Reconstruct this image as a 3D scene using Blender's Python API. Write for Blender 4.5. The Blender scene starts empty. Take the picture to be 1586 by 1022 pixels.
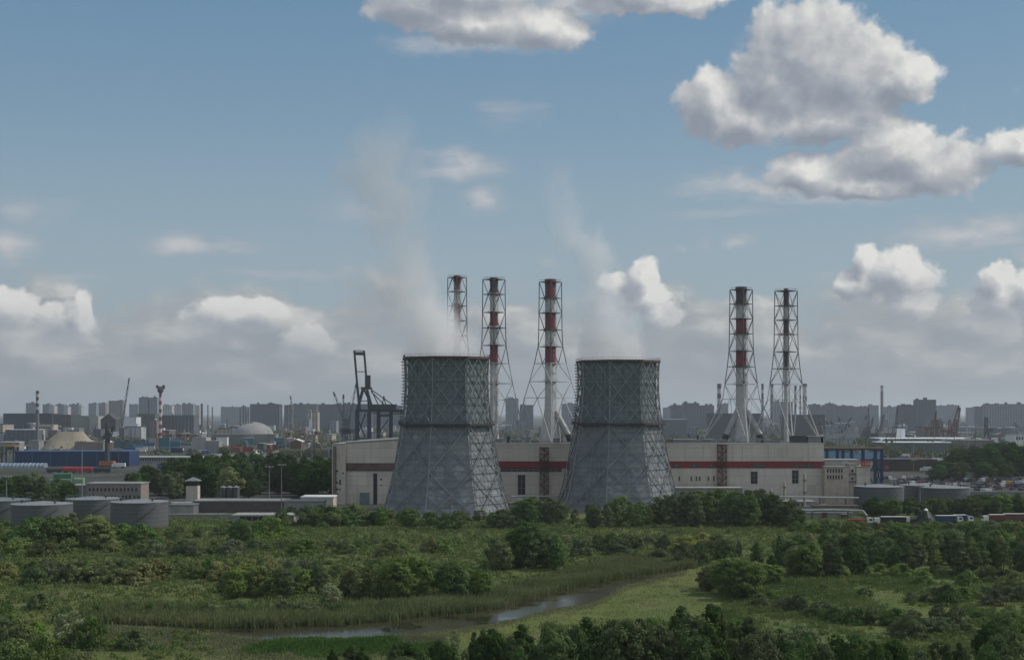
import bpy, math, random
from math import sin, cos, pi, radians, atan, sqrt, hypot

scene = bpy.context.scene
COL = scene.collection

# ------------------------------------------------------------------ camera
H = 41.0            # height of the viewpoint above the river flats (m)
F = 2203.0          # focal length in pixels of the 1586 px wide photograph
HZ = 640.0          # horizon line of the photograph
cam_d = bpy.data.cameras.new('camera')
cam = bpy.data.objects.new('camera', cam_d)
COL.objects.link(cam)
cam.location = (0, 0, H)
cam.rotation_euler = (radians(90), 0, 0)
cam_d.sensor_width = 36.0
cam_d.lens = 36.0 * F / 1586.0
cam_d.shift_y = (HZ - 511.0) / 1586.0
cam_d.clip_start = 1.0
cam_d.clip_end = 120000.0
scene.camera = cam

# ------------------------------------------------------------------ sun, view, sampling
SUN_EL = radians(44)
SUN_AZ = radians(80)      # clockwise from +Y (straight ahead) : to the right and a little beyond the plant
sun_d = bpy.data.lights.new('sun', 'SUN')
sun_d.energy = 3.0
sun_d.angle = radians(0.5)
sun_d.color = (1.0, 0.95, 0.87)
sun = bpy.data.objects.new('sun', sun_d)
COL.objects.link(sun)
sun.rotation_euler = (radians(90) - SUN_EL, 0, -SUN_AZ + pi)
SUNV = (cos(SUN_EL) * sin(SUN_AZ), cos(SUN_EL) * cos(SUN_AZ), sin(SUN_EL))
from mathutils import Vector, Matrix
sun.rotation_euler = Vector(SUNV).to_track_quat('Z', 'Y').to_euler()

vs = scene.view_settings
vs.view_transform = 'Standard'
vs.look = 'None'
vs.exposure = 0.0
vs.gamma = 1.0
cy = scene.cycles
cy.use_denoising = True
cy.use_adaptive_sampling = True
cy.adaptive_threshold = 0.012
cy.adaptive_min_samples = 8
cy.max_bounces = 6
cy.diffuse_bounces = 2
cy.glossy_bounces = 2
cy.transmission_bounces = 4
cy.transparent_max_bounces = 24
cy.volume_bounces = 4
cy.caustics_reflective = False
cy.caustics_refractive = False
cy.volume_max_steps = 256

# ------------------------------------------------------------------ world : sky with clouds
world = bpy.data.worlds.new('World')
scene.world = world
world.use_nodes = True
world.cycles.sampling_method = 'MANUAL'
world.cycles.sample_map_resolution = 256


class NT:
    """small node-graph writer"""
    def __init__(self, tree):
        self.t = tree
        self.n = tree.nodes
        self.l = tree.links

    def new(self, kind, **kw):
        n = self.n.new(kind)
        for k, v in kw.items():
            setattr(n, k, v)
        return n

    def put(self, sock, v):
        if v is None:
            return
        if isinstance(v, bpy.types.NodeSocket):
            self.l.new(v, sock)
        else:
            sock.default_value = v

    def math(self, op, a, b=None, c=None, clamp=False):
        n = self.new('ShaderNodeMath', operation=op)
        n.use_clamp = clamp
        for i, v in enumerate((a, b, c)):
            self.put(n.inputs[i], v)
        return n.outputs[0]

    def vm(self, op, a, b=None, c=None, out=0):
        n = self.new('ShaderNodeVectorMath', operation=op)
        for i, v in enumerate((a, b, c)):
            self.put(n.inputs[i], v)
        return n.outputs['Value'] if op in ('DOT_PRODUCT', 'LENGTH', 'DISTANCE') else n.outputs[0]

    def noise(self, vec, scale, detail=4, rough=0.5, lac=2.0, dist=0.0, out='Fac', dims='3D', ntype='FBM', norm=True):
        n = self.new('ShaderNodeTexNoise')
        n.noise_dimensions = dims
        n.noise_type = ntype
        if ntype == 'FBM':
            n.normalize = norm
        if vec is not None:
            self.l.new(vec, n.inputs['Vector'])
        self.put(n.inputs['Scale'], scale)
        n.inputs['Detail'].default_value = detail
        n.inputs['Roughness'].default_value = rough
        n.inputs['Lacunarity'].default_value = lac
        n.inputs['Distortion'].default_value = dist
        return n.outputs[out]

    def vor(self, vec, scale, detail=0, rough=0.5, feature='F1', out='Distance', rand=1.0, dims='3D'):
        n = self.new('ShaderNodeTexVoronoi')
        n.voronoi_dimensions = dims
        n.feature = feature
        if hasattr(n, 'normalize'):
            n.normalize = False
        self.l.new(vec, n.inputs['Vector'])
        n.inputs['Scale'].default_value = scale
        if 'Detail' in n.inputs:
            n.inputs['Detail'].default_value = detail
            n.inputs['Roughness'].default_value = rough
        n.inputs['Randomness'].default_value = rand
        if feature == 'SMOOTH_F1':
            n.inputs['Smoothness'].default_value = 0.6
        return n.outputs[out]

    def ramp(self, fac, stops, interp='LINEAR'):
        n = self.new('ShaderNodeValToRGB')
        cr = n.color_ramp
        cr.interpolation = interp
        while len(cr.elements) < len(stops):
            cr.elements.new(0.5)
        for e, (p, c) in zip(cr.elements, stops):
            e.position = p
            e.color = (c[0], c[1], c[2], 1) if not isinstance(c, (int, float)) else (c, c, c, 1)
        self.put(n.inputs['Fac'], fac)
        return n.outputs['Color']

    def maprange(self, v, a, b, c=0.0, d=1.0, smooth=False):
        n = self.new('ShaderNodeMapRange')
        n.interpolation_type = 'SMOOTHSTEP' if smooth else 'LINEAR'
        n.clamp = True
        self.put(n.inputs['Value'], v)
        for k, x in zip(('From Min', 'From Max', 'To Min', 'To Max'), (a, b, c, d)):
            self.put(n.inputs[k], x)
        return n.outputs['Result']

    def mix(self, fac, a, b, mode='MIX'):
        n = self.new('ShaderNodeMix', data_type='RGBA', blend_type=mode)
        n.clamp_factor = True
        self.put(n.inputs[0], fac)
        self.put(n.inputs[6], a if isinstance(a, bpy.types.NodeSocket) else (a[0], a[1], a[2], 1))
        self.put(n.inputs[7], b if isinstance(b, bpy.types.NodeSocket) else (b[0], b[1], b[2], 1))
        return n.outputs[2]

    def sep(self, v):
        n = self.new('ShaderNodeSeparateXYZ')
        self.l.new(v, n.inputs[0])
        return n.outputs

    def comb(self, x, y, z=0.0):
        n = self.new('ShaderNodeCombineXYZ')
        for s, v in zip(n.inputs, (x, y, z)):
            self.put(s, v)
        return n.outputs[0]


def srgb(r, g, b):
    f = lambda c: (c / 255 / 12.92) if c <= 10 else ((c / 255 + 0.055) / 1.055) ** 2.4
    return (f(r), f(g), f(b))


# cumulus: bearing and height of the lobes, in 1/F radians (x from straight ahead, y above the horizon)
def lobe(px, py, rx, ry, thin=0.0):
    a = atan((px - 793) / F) * F
    e = atan((HZ - py) / F * cos(a / F)) * F
    return (a, e, rx, ry, thin)

CUMULI = [lobe(*c) for c in (
    # the big cumulus, upper right
    (1250, 88, 105, 98), (1320, 118, 105, 84), (1398, 118, 60, 44), (1102, 166, 66, 62), (1205, 120, 75, 85),
    (1290, 190, 110, 42), (1165, 185, 70, 48),
    (1385, 240, 120, 52), (1458, 262, 76, 46), (1255, 270, 80, 34), (1340, 280, 150, 26),
    (1578, 234, 52, 34),
    # along the top edge
    (655, 8, 100, 42), (740, 36, 120, 40), (850, 44, 74, 34), (700, -20, 160, 50), (1020, 2, 140, 20), (985, -20, 120, 30),
    # towers of cumulus above the horizon bank
    (1385, 425, 66, 42), (1342, 404, 28, 30), (1410, 415, 34, 34), (1405, 468, 50, 30), (1325, 440, 30, 26),
    (1545, 462, 52, 50), (1555, 430, 34, 24), (1535, 505, 56, 30), (1590, 440, 30, 30),
    (995, 428, 34, 38), (1000, 465, 50, 36), (1020, 490, 40, 30), (950, 440, 26, 24),
    (98, 494, 50, 40), (128, 482, 22, 32), (15, 484, 52, 40), (60, 520, 80, 30), (362, 490, 84, 34), (408, 476, 44, 22),
    (475, 528, 44, 28), (330, 520, 70, 26),
)]
WISPS = [lobe(*c) for c in (
    (1150, 288, 100, 20), (1200, 292, 70, 20),     (712, 260, 66, 26), (728, 256, 40, 24), (744, 308, 40, 24), (22, 378, 50, 24), (282, 377, 60, 20), (1141, 379, 24, 13),
    (1500, 366, 120, 24), (1545, 352, 60, 22), (40, 320, 60, 18, 0.45), (340, 380, 80, 12, 0.35), (440, 423, 140, 9, 0.5), (545, 326, 60, 18, 0.4), (790, 180, 60, 30, 0.75),
    (1088, 377, 16, 12, 0.5), (1130, 330, 120, 12, 0.6), (100, 428, 80, 8, 0.6), (880, 8, 90, 26), (1290, 305, 140, 14, 0.4), (730, 70, 150, 16, 0.3),
)]


def cloud_group():
    g = bpy.data.node_groups.new('cloud_density', 'ShaderNodeTree')
    g.interface.new_socket('P', in_out='INPUT', socket_type='NodeSocketVector')
    g.interface.new_socket('D', in_out='OUTPUT', socket_type='NodeSocketFloat')
    g.interface.new_socket('W', in_out='OUTPUT', socket_type='NodeSocketFloat')
    g.interface.new_socket('S', in_out='OUTPUT', socket_type='NodeSocketFloat')
    t = NT(g)
    gi = t.new('NodeGroupInput')
    go = t.new('NodeGroupOutput')
    p = gi.outputs[0]
    w1 = t.noise(p, 1 / 70.0, 2, 0.5, out='Color')
    pw = t.vm('MULTIPLY_ADD', t.vm('SUBTRACT', w1, (0.5, 0.5, 0.5)), (46, 34, 0), p)
    w2 = t.noise(p, 1 / 16.0, 3, 0.55, out='Color')
    pw = t.vm('MULTIPLY_ADD', t.vm('SUBTRACT', w2, (0.5, 0.5, 0.5)), (16, 16, 0), pw)

    def field(lst):
        acc = None
        for (a, e, rx, ry, thin) in lst:
            q = t.vm('MULTIPLY_ADD', pw, (1 / rx, 1 / ry, 0), (-a / rx, -e / ry, 0))
            d = t.vm('DOT_PRODUCT', q, q)
            if thin:
                d = t.math('ADD', d, thin)
            if acc is None:
                acc = d
            else:
                acc = t.math('MINIMUM', acc, d)
        return t.math('SUBTRACT', 1.0, t.math('SQRT', t.math('MAXIMUM', acc, 0.0)))

    m = field(CUMULI)
    # clouds elsewhere in the sky, away from the mapped ones
    s = t.sep(p)
    far = t.math('MAXIMUM', t.maprange(t.math('ABSOLUTE', s[0]), 930, 1200), t.maprange(s[1], 720, 950))
    els = t.noise(p, 1 / 520.0, 5, 0.55)
    els = t.math('MULTIPLY_ADD', t.math('SUBTRACT', els, 0.46), 5.0, -0.1)
    els = t.math('ADD', els, t.math('MULTIPLY', t.math('SUBTRACT', far, 1.0), 6.0))
    m = t.math('MAXIMUM', t.math('MAXIMUM', m, -1.2), t.math('MINIMUM', els, 0.8))
    puff = t.vor(pw, 1 / 40.0, 1.5, 0.45, 'F1', rand=1.0, dims='2D')
    fs = t.noise(p, 1 / 60.0, 2.5, 0.5)
    sm = t.math('ADD', t.math('ADD', m, t.math('MULTIPLY', t.math('SUBTRACT', 0.50, puff), 0.20)), t.math('MULTIPLY', t.math('SUBTRACT', fs, 0.5), 0.55))
    t.l.new(sm, go.inputs[2])
    fb = t.noise(p, 1 / 22.0, 7, 0.62)
    d = t.math('ADD', sm, t.math('MULTIPLY', t.math('SUBTRACT', fb, 0.5), 0.5))
    t.l.new(d, go.inputs[0])
    wv = field(WISPS)
    wn = t.noise(t.vm('MULTIPLY', p, (1 / 120.0, 1 / 30.0, 1)), 1.0, 6, 0.62)
    wv = t.math('ADD', t.math('MAXIMUM', wv, -1.0), t.math('MULTIPLY', t.math('SUBTRACT', wn, 0.5), 2.0))
    t.l.new(wv, go.inputs[1])
    return g


def s_far(t, az):
    return t.maprange(t.math('ABSOLUTE', az), 1.0, 2.2)


def build_world():
    t = NT(world.node_tree)
    t.n.clear()
    out = t.new('ShaderNodeOutputWorld')
    bg = t.new('ShaderNodeBackground')
    SKY = 0.10
    bg.inputs['Strength'].default_value = SKY
    t.l.new(bg.outputs[0], out.inputs[0])
    sky = t.new('ShaderNodeTexSky')
    sky.sky_type = 'NISHITA'
    sky.sun_disc = False
    sky.sun_elevation = SUN_EL
    sky.sun_rotation = SUN_AZ
    sky.altitude = 40
    sky.air_density = 1.0
    sky.dust_density = 2.0
    sky.ozone_density = 1.5
    tc = t.new('ShaderNodeTexCoord')
    d = t.sep(tc.outputs['Generated'])
    az = t.math('ARCTAN2', d[0], d[1])
    el = t.math('ARCTAN2', d[2], t.math('SQRT', t.math('ADD', t.math('MULTIPLY', d[0], d[0]), t.math('MULTIPLY', d[1], d[1]))))
    P = t.comb(t.math('MULTIPLY', az, F), t.math('MULTIPLY', el, F), 0.0)
    g = cloud_group()

    def cg(p):
        n = t.new('ShaderNodeGroup')
        n.node_tree = g
        t.l.new(p, n.inputs[0])
        return n.outputs
    c0 = cg(P)
    c1 = cg(t.vm('ADD', P, (19.0, 25.0, 0)))
    k = 1.0 / SKY
    S = lambda r, gg, b: tuple(k * x for x in srgb(r, gg, b))
    # clear sky: the physical sky tinted by the moist air of the photograph
    E = t.math('MULTIPLY', el, F)
    skyc = t.mix(1.0, sky.outputs[0], SKYTINT, 'MULTIPLY')
    skyc = t.mix(0.75, skyc, t.mix(t.maprange(E, 640, 150), S(104, 139, 168), S(148, 170, 184)))
    low = t.maprange(E, 500, 120, 0.0, 1.0, True)
    skyc = t.mix(t.math('MULTIPLY', low, 0.6), skyc, S(157, 171, 180))
    # lumpy grey cloud bank that closes the horizon
    bs = (1 / 165.0, 1 / 82.0, 1)
    bw = t.vm('MULTIPLY_ADD', t.vm('SUBTRACT', t.noise(P, 1 / 40.0, 3, 0.55, out='Color'), (0.5, 0.5, 0.5)), (34, 26, 0), P)
    bn = t.noise(t.vm('MULTIPLY', bw, bs), 1.0, 5, 0.5)
    bank = t.math('ADD', t.maprange(E, 262, 110, -0.62, 0.75), t.math('MULTIPLY', t.math('SUBTRACT', bn, 0.5), 3.0))
    banka = t.maprange(bank, -0.18, 0.42, 0, 0.95, True)
    bn2 = t.noise(t.vm('MULTIPLY', t.vm('ADD', bw, (17, 22, 0)), bs), 1.0, 4, 0.5)
    brel = t.math('MULTIPLY_ADD', t.math('SUBTRACT', bn, bn2), 3.4, 0.45)
    bankc = t.ramp(brel, [(0.0, S(148, 155, 162)), (0.45, S(161, 166, 170)), (0.75, S(177, 180, 181)), (1.0, S(200, 200, 198))])
    bankc = t.mix(t.maprange(E, 150, 5, 0, 0.75, True), bankc, S(147, 152, 158))
    c = t.mix(banka, skyc, bankc)
    # thin veils and small soft clouds
    wa = t.maprange(c0[1], -0.5, 1.2, 0, 0.85, True)
    c = t.mix(wa, c, t.mix(t.maprange(c0[1], 0.0, 1.0), S(168, 173, 182), S(196, 196, 198)))
    # cumulus
    a = t.maprange(c0[0], -0.07, 0.23, 0, 0.98, True)
    a = t.math('MULTIPLY', a, t.maprange(E, 165, 85, 1.0, 0.25))
    rel = t.math('MULTIPLY', t.math('SUBTRACT', c0[2], c1[2]), 1.0)
    thick = t.maprange(c0[2], 0.15, 0.75, 0, 1)
    lit = t.math('ADD', t.math('MULTIPLY_ADD', thick, -0.20, 0.50), rel, clamp=True)
    lit = t.math('ADD', lit, t.math('MULTIPLY', t.math('SUBTRACT', c0[0], c0[2]), 0.75), clamp=True)
    cc = t.ramp(lit, [(0.0, S(138, 146, 158)), (0.30, S(156, 162, 172)), (0.55, S(180, 183, 187)), (0.8, S(207, 208, 207)), (1.0, S(228, 227, 223))])
    cc = t.mix(t.maprange(E, 230, 90, 0, 0.40), cc, S(174, 178, 183))
    # clouds to the sides and behind, out of view, brightened as added fill light
    gain = t.maprange(s_far(t, az), 0, 1, 1.0, 1.7)
    gc = t.vm('SCALE', cc, None)
    t.l.new(gain, gc.node.inputs['Scale'])
    c = t.mix(a, c, gc)
    # below the horizon: dull ground light
    c = t.mix(t.maprange(E, 0, -60), c, S(70, 76, 70))
    t.l.new(c, bg.inputs['Color'])


SKYTINT = (0.80, 0.98, 1.02)
build_world()

# ------------------------------------------------------------------ materials
MATS = {}


def mat(name, rgb, rough=0.75, var=0.22, scale=0.35, streak=0.0, dirt=(0.06, 0.055, 0.05), metal=0.0, bump=0.0, rnd=0.0, spec=0.3):
    """painted / weathered surface: uneven tone, vertical run-off stains, grime"""
    if name in MATS:
        return MATS[name]
    m = bpy.data.materials.new(name)
    m.use_nodes = True
    t = NT(m.node_tree)
    b = t.n['Principled BSDF']
    b.inputs['Roughness'].default_value = rough
    b.inputs['Metallic'].default_value = metal
    b.inputs['Specular IOR Level'].default_value = spec
    tc = t.new('ShaderNodeTexCoord')
    oi = t.new('ShaderNodeObjectInfo')
    v = t.vm('ADD', tc.outputs['Object'], t.vm('SCALE', (37.0, 11.0, 5.0), None))
    sc = v.node.inputs[1].links[0].from_node
    t.l.new(oi.outputs['Random'], sc.inputs['Scale'])
    n = t.noise(v, scale, 5, 0.6)
    f = t.maprange(n, 0.3, 0.7, 1 - var, 1 + var)
    if rnd:
        f = t.math('MULTIPLY', f, t.math('MULTIPLY_ADD', oi.outputs['Random'], 2 * rnd, 1 - rnd))
    c = t.vm('SCALE', (rgb[0], rgb[1], rgb[2]), None)
    t.l.new(f, c.node.inputs['Scale'])
    if streak:
        sv = t.vm('MULTIPLY', v, (0.9, 0.9, 0.06))
        s = t.noise(sv, 1.0, 5, 0.65)
        c = t.mix(t.maprange(s, 0.52, 0.78, 0, streak), c, dirt)
    t.l.new(c, b.inputs['Base Color'])
    if bump:
        bn = t.new('ShaderNodeBump')
        bn.inputs['Strength'].default_value = bump
        bn.inputs['Distance'].default_value = 0.2
        t.l.new(t.noise(v, scale * 4, 3), bn.inputs['Height'])
        t.l.new(bn.outputs[0], b.inputs['Normal'])
    MATS[name] = m
    return m


def mat_panels(name, rgb, rgb2, ph, streak=0.35, dirt=(0.10, 0.10, 0.10), pw=0.0, seam=0.75, var=0.18, patch=0.22):
    """cladding in horizontal sheets ph metres high: each course a slightly different tone, dark seams, stains"""
    if name in MATS:
        return MATS[name]
    m = bpy.data.materials.new(name)
    m.use_nodes = True
    t = NT(m.node_tree)
    b = t.n['Principled BSDF']
    b.inputs['Roughness'].default_value = 0.8
    b.inputs['Specular IOR Level'].default_value = 0.2
    tc = t.new('ShaderNodeTexCoord')
    oi = t.new('ShaderNodeObjectInfo')
    o = tc.outputs['Object']
    s = t.sep(o)
    zz = t.math('DIVIDE', s[2], ph)
    row = t.math('FLOOR', zz)
    fr = t.math('FRACT', zz)
    ang = t.math('FLOOR', t.math('MULTIPLY', t.math('ARCTAN2', s[1], s[0]), 7.6)) if not pw else t.math('FLOOR', t.math('DIVIDE', s[0], pw))
    wn = t.new('ShaderNodeTexWhiteNoise')
    wn.noise_dimensions = '2D'
    rsh = t.math('MULTIPLY', oi.outputs['Random'], 61.0)
    t.l.new(t.comb(t.math('ADD', row, t.math('FLOOR', rsh)), ang), wn.inputs['Vector'])
    tone = t.maprange(wn.outputs['Value'], 0, 1, 1 - var, 1 + var)
    tone = t.math('ADD', tone, t.math('MULTIPLY', t.math('GREATER_THAN', wn.outputs['Value'], 0.955), patch))
    tone = t.math('SUBTRACT', tone, t.math('MULTIPLY', t.math('LESS_THAN', wn.outputs['Value'], 0.035), patch))
    o = t.vm('ADD', o, t.comb(rsh, 0.0, 0.0))
    n = t.noise(o, 0.12, 5, 0.6)
    c = t.mix(t.maprange(n, 0.32, 0.68), rgb, rgb2)
    sc = t.vm('SCALE', c, None)
    t.l.new(tone, sc.node.inputs['Scale'])
    st = t.noise(t.vm('MULTIPLY', o, (0.7, 0.7, 0.05)), 1.0, 5, 0.65)
    c = t.mix(t.maprange(st, 0.5, 0.8, 0, streak), sc, dirt)
    edge = t.math('LESS_THAN', fr, 0.07)
    c = t.mix(t.math('MULTIPLY', edge, seam), c, dirt)
    t.l.new(c, b.inputs['Base Color'])
    MATS[name] = m
    return m


def mat_windows(name, wall, glass, fw, fh, ww=0.5, wh=0.5, rough=0.7):
    """far facade: wall with a grid of window openings, bay fw x storey fh"""
    if name in MATS:
        return MATS[name]
    m = bpy.data.materials.new(name)
    m.use_nodes = True
    t = NT(m.node_tree)
    b = t.n['Principled BSDF']
    b.inputs['Roughness'].default_value = rough
    tc = t.new('ShaderNodeTexCoord')
    s = t.sep(tc.outputs['Object'])
    h = t.math('ADD', s[0], s[1])
    fx = t.math('FRACT', t.math('DIVIDE', h, fw))
    fz = t.math('FRACT', t.math('DIVIDE', s[2], fh))
    mk = t.math('MULTIPLY', t.math('LESS_THAN', t.math('ABSOLUTE', t.math('SUBTRACT', fx, 0.5)), ww / 2),
                t.math('LESS_THAN', t.math('ABSOLUTE', t.math('SUBTRACT', fz, 0.5)), wh / 2))
    geo = t.new('ShaderNodeNewGeometry')
    up = t.sep(geo.outputs['True Normal'])
    mk = t.math('MULTIPLY', mk, t.math('LESS_THAN', up[2], 0.5))
    n = t.noise(tc.outputs['Object'], 0.05, 4, 0.6)
    c = t.vm('SCALE', wall, None)
    t.l.new(t.maprange(n, 0.3, 0.7, 0.8, 1.15), c.node.inputs['Scale'])
    c = t.mix(mk, c, glass)
    t.l.new(c, b.inputs['Base Color'])
    MATS[name] = m
    return m


# ------------------------------------------------------------------ mesh building
class MB:
    def __init__(self):
        self.v = []
        self.f = []

    def add(self, vs_, fs_):
        k = len(self.v)
        self.v += [tuple(p) for p in vs_]
        self.f += [tuple(i + k for i in f) for f in fs_]
        return self

    def box(self, x0, x1, y0, y1, z0, z1):
        return self.add([(x0, y0, z0), (x1, y0, z0), (x1, y1, z0), (x0, y1, z0), (x0, y0, z1), (x1, y0, z1), (x1, y1, z1), (x0, y1, z1)],
                        [(0, 3, 2, 1), (4, 5, 6, 7), (0, 1, 5, 4), (1, 2, 6, 5), (2, 3, 7, 6), (3, 0, 4, 7)])

    def bar(self, p, q, r, n=4, r2=None):
        p, q = Vector(p), Vector(q)
        d = q - p
        if d.length < 1e-6:
            return self
        d.normalize()
        a = d.cross(Vector((0, 0, 1)) if abs(d.z) < 0.95 else Vector((1, 0, 0))).normalized()
        b = d.cross(a)
        r2 = r if r2 is None else r2
        vs_ = []
        for (c, rr) in ((p, r), (q, r2)):
            for i in range(n):
                w = 2 * pi * (i + 0.5) / n
                vs_.append(c + a * (cos(w) * rr) + b * (sin(w) * rr))
        fs_ = [(i, (i + 1) % n, n + (i + 1) % n, n + i) for i in range(n)]
        fs_ += [tuple(range(n - 1, -1, -1)), tuple(range(n, 2 * n))]
        return self.add(vs_, fs_)

    def lathe(self, prof, n=24, x=0, y=0, a0=0.0, cap0=True, cap1=True):
        vs_ = []
        for (r, z) in prof:
            for i in range(n):
                w = a0 + 2 * pi * i / n
                vs_.append((x + r * cos(w), y + r * sin(w), z))
        fs_ = []
        m = len(prof)
        for j in range(m - 1):
            for i in range(n):
                k = (i + 1) % n
                fs_.append((j * n + i, j * n + k, (j + 1) * n + k, (j + 1) * n + i))
        if cap0:
            fs_.append(tuple(range(n - 1, -1, -1)))
        if cap1:
            fs_.append(tuple((m - 1) * n + i for i in range(n)))
        return self.add(vs_, fs_)

    def prism(self, pts, y0, y1):
        """outline pts (x,z) anticlockwise seen from -y, extruded from y0 to y1"""
        n = len(pts)
        vs_ = [(x, y0, z) for x, z in pts] + [(x, y1, z) for x, z in pts]
        fs_ = [tuple(range(n)), tuple(range(2 * n - 1, n - 1, -1))]
        fs_ += [((i + 1) % n, i, n + i, n + (i + 1) % n) for i in range(n)]
        return self.add(vs_, fs_)

    def slab(self, pts, z0, z1):
        """outline pts (x,y) anticlockwise from above, extruded z0..z1"""
        n = len(pts)
        vs_ = [(x, y, z0) for x, y in pts] + [(x, y, z1) for x, y in pts]
        fs_ = [tuple(range(n - 1, -1, -1)), tuple(range(n, 2 * n))]
        fs_ += [(i, (i + 1) % n, n + (i + 1) % n, n + i) for i in range(n)]
        return self.add(vs_, fs_)

    def tube(self, pts, r, n=8):
        for a, b in zip(pts, pts[1:]):
            self.bar(a, b, r, n)
        return self

    def build(self, name, m, parent=None, smooth=False):
        me = bpy.data.meshes.new(name)
        me.from_pydata(self.v, [], self.f)
        me.validate()
        if smooth:
            me.polygons.foreach_set('use_smooth', [True] * len(me.polygons))
            try:
                me.set_sharp_from_angle(angle=radians(35))
            except Exception:
                pass
        me.materials.append(m)
        o = bpy.data.objects.new(name, me)
        COL.objects.link(o)
        if parent is not None:
            o.parent = parent
        return o


def tag(o, label=None, cat=None, group=None, kind=None):
    if label:
        assert 4 <= len(label.split()) <= 16, label
        o['label'] = label
    if cat:
        o['category'] = cat
    if group:
        o['group'] = group
    if kind:
        o['kind'] = kind
    return o


def thing(name, label, cat, loc=(0, 0, 0), rz=0.0, group=None):
    o = bpy.data.objects.new(name, None)
    o.empty_display_size = 0.5
    COL.objects.link(o)
    o.location = loc
    o.rotation_euler = (0, 0, rz)
    return tag(o, label, cat, group)


def copy_tree(o, parent=None):
    c = o.copy()
    COL.objects.link(c)
    if parent is not None:
        c.parent = parent
    for ch in list(o.children):
        copy_tree(ch, c)
    return c


def gy(py):
    """distance at which the flat ground meets picture row py"""
    return H * F / (py - HZ)


def PX(px, Y):
    return (px - 793.0) / F * Y


def PZ(py, Y):
    return H + (HZ - py) / F * Y


ORD = ['first', 'second', 'third', 'fourth', 'fifth', 'sixth', 'seventh', 'eighth', 'ninth', 'tenth', 'eleventh', 'twelfth', 'thirteenth', 'fourteenth',
       'fifteenth', 'sixteenth', 'seventeenth', 'eighteenth', 'nineteenth', 'twentieth']


def ordinal(i):
    if i < 20:
        return ORD[i]
    k = i + 1
    return f"{k}{'th' if 10 <= k % 100 <= 20 else {1: 'st', 2: 'nd', 3: 'rd'}.get(k % 10, 'th')}"

rng = random.Random(7)

# palette
STEEL = mat('grey_painted_steel', (0.21, 0.225, 0.235), 0.55, 0.2, 0.5, 0.3, (0.10, 0.07, 0.05))
STEEL_D = mat('dark_steel', (0.055, 0.06, 0.065), 0.6, 0.2, 0.5)
RUST = mat('rusty_steel', (0.12, 0.055, 0.04), 0.85, 0.35, 0.8)
RED_D = mat('dull_red_paint', (0.16, 0.035, 0.03), 0.7, 0.25, 0.5)
WHITE = mat('white_paint', (0.66, 0.65, 0.62), 0.6, 0.12, 0.5, 0.25, (0.3, 0.27, 0.23))
CONC = mat('concrete', (0.28, 0.275, 0.26), 0.85, 0.2, 0.3, 0.3)
GLASS = mat('dark_glass', (0.022, 0.026, 0.032), 0.15, 0.2, 0.5, spec=0.5)
ROOFD = mat('dark_roofing', (0.06, 0.062, 0.066), 0.9, 0.3, 0.2)
BLUE_D = mat('deep_blue_paint', (0.012, 0.036, 0.10), 0.55, 0.22, 0.3, 0.25)
BLUE_N = mat('navy_paint', (0.02, 0.03, 0.09), 0.55, 0.2, 0.3)
TEAL = mat('teal_paint', (0.03, 0.13, 0.17), 0.6, 0.22, 0.3, 0.2)
BEIGE = mat_panels('beige_cladding', (0.54, 0.485, 0.415), (0.61, 0.55, 0.47), 4.2, 0.42, (0.27, 0.23, 0.19), pw=6.0, seam=0.3, var=0.04, patch=0.07)
BEIGE2 = mat('beige_render', (0.50, 0.44, 0.37), 0.85, 0.14, 0.25, 0.25, (0.2, 0.16, 0.13))
PINKISH = mat('pinkish_brick', (0.46, 0.37, 0.30), 0.85, 0.18, 0.4, 0.2)
GREYW = mat('grey_wall', (0.24, 0.235, 0.235), 0.85, 0.18, 0.25, 0.3)
BRICK = mat('weathered_brick', (0.16, 0.12, 0.10), 0.85, 0.22, 0.4, 0.2)
TANKM = mat('grey_tank_paint', (0.088, 0.095, 0.102), 0.6, 0.10, 0.15, 0.4, (0.09, 0.085, 0.08))
TANKR = mat('pale_tank_roof', (0.20, 0.21, 0.22), 0.6, 0.14, 0.25)

# ------------------------------------------------------------------ power station
def tower_R(z):
    pr = ((0, 27.2), (11, 24.1), (21, 21.8), (33, 19.75), (36.5, 19.1), (44, 18.1), (50, 17.65), (57, 17.6), (63.4, 17.95))
    for (z0, r0), (z1, r1) in zip(pr, pr[1:]):
        if z <= z1:
            return r0 + (r1 - r0) * (z - z0) / (z1 - z0)
    return pr[-1][1]

BRACE = mat('tower_frame_paint', (0.175, 0.183, 0.19), 0.4, 0.25, 0.5, 0.35, (0.06, 0.045, 0.04), spec=0.6)
TOW_A0 = radians(75) + pi      # octagon corner, measured so that one flat faces the viewpoint
SHELL_LO = mat_panels('grey_cladding', (0.185, 0.205, 0.225), (0.245, 0.26, 0.275), 2.05, 0.4, (0.12, 0.125, 0.13), var=0.05)
SHELL_UP = mat_panels('slate_cladding', (0.12, 0.15, 0.165), (0.17, 0.20, 0.215), 2.05, 0.45, (0.07, 0.085, 0.09), var=0.05)


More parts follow.
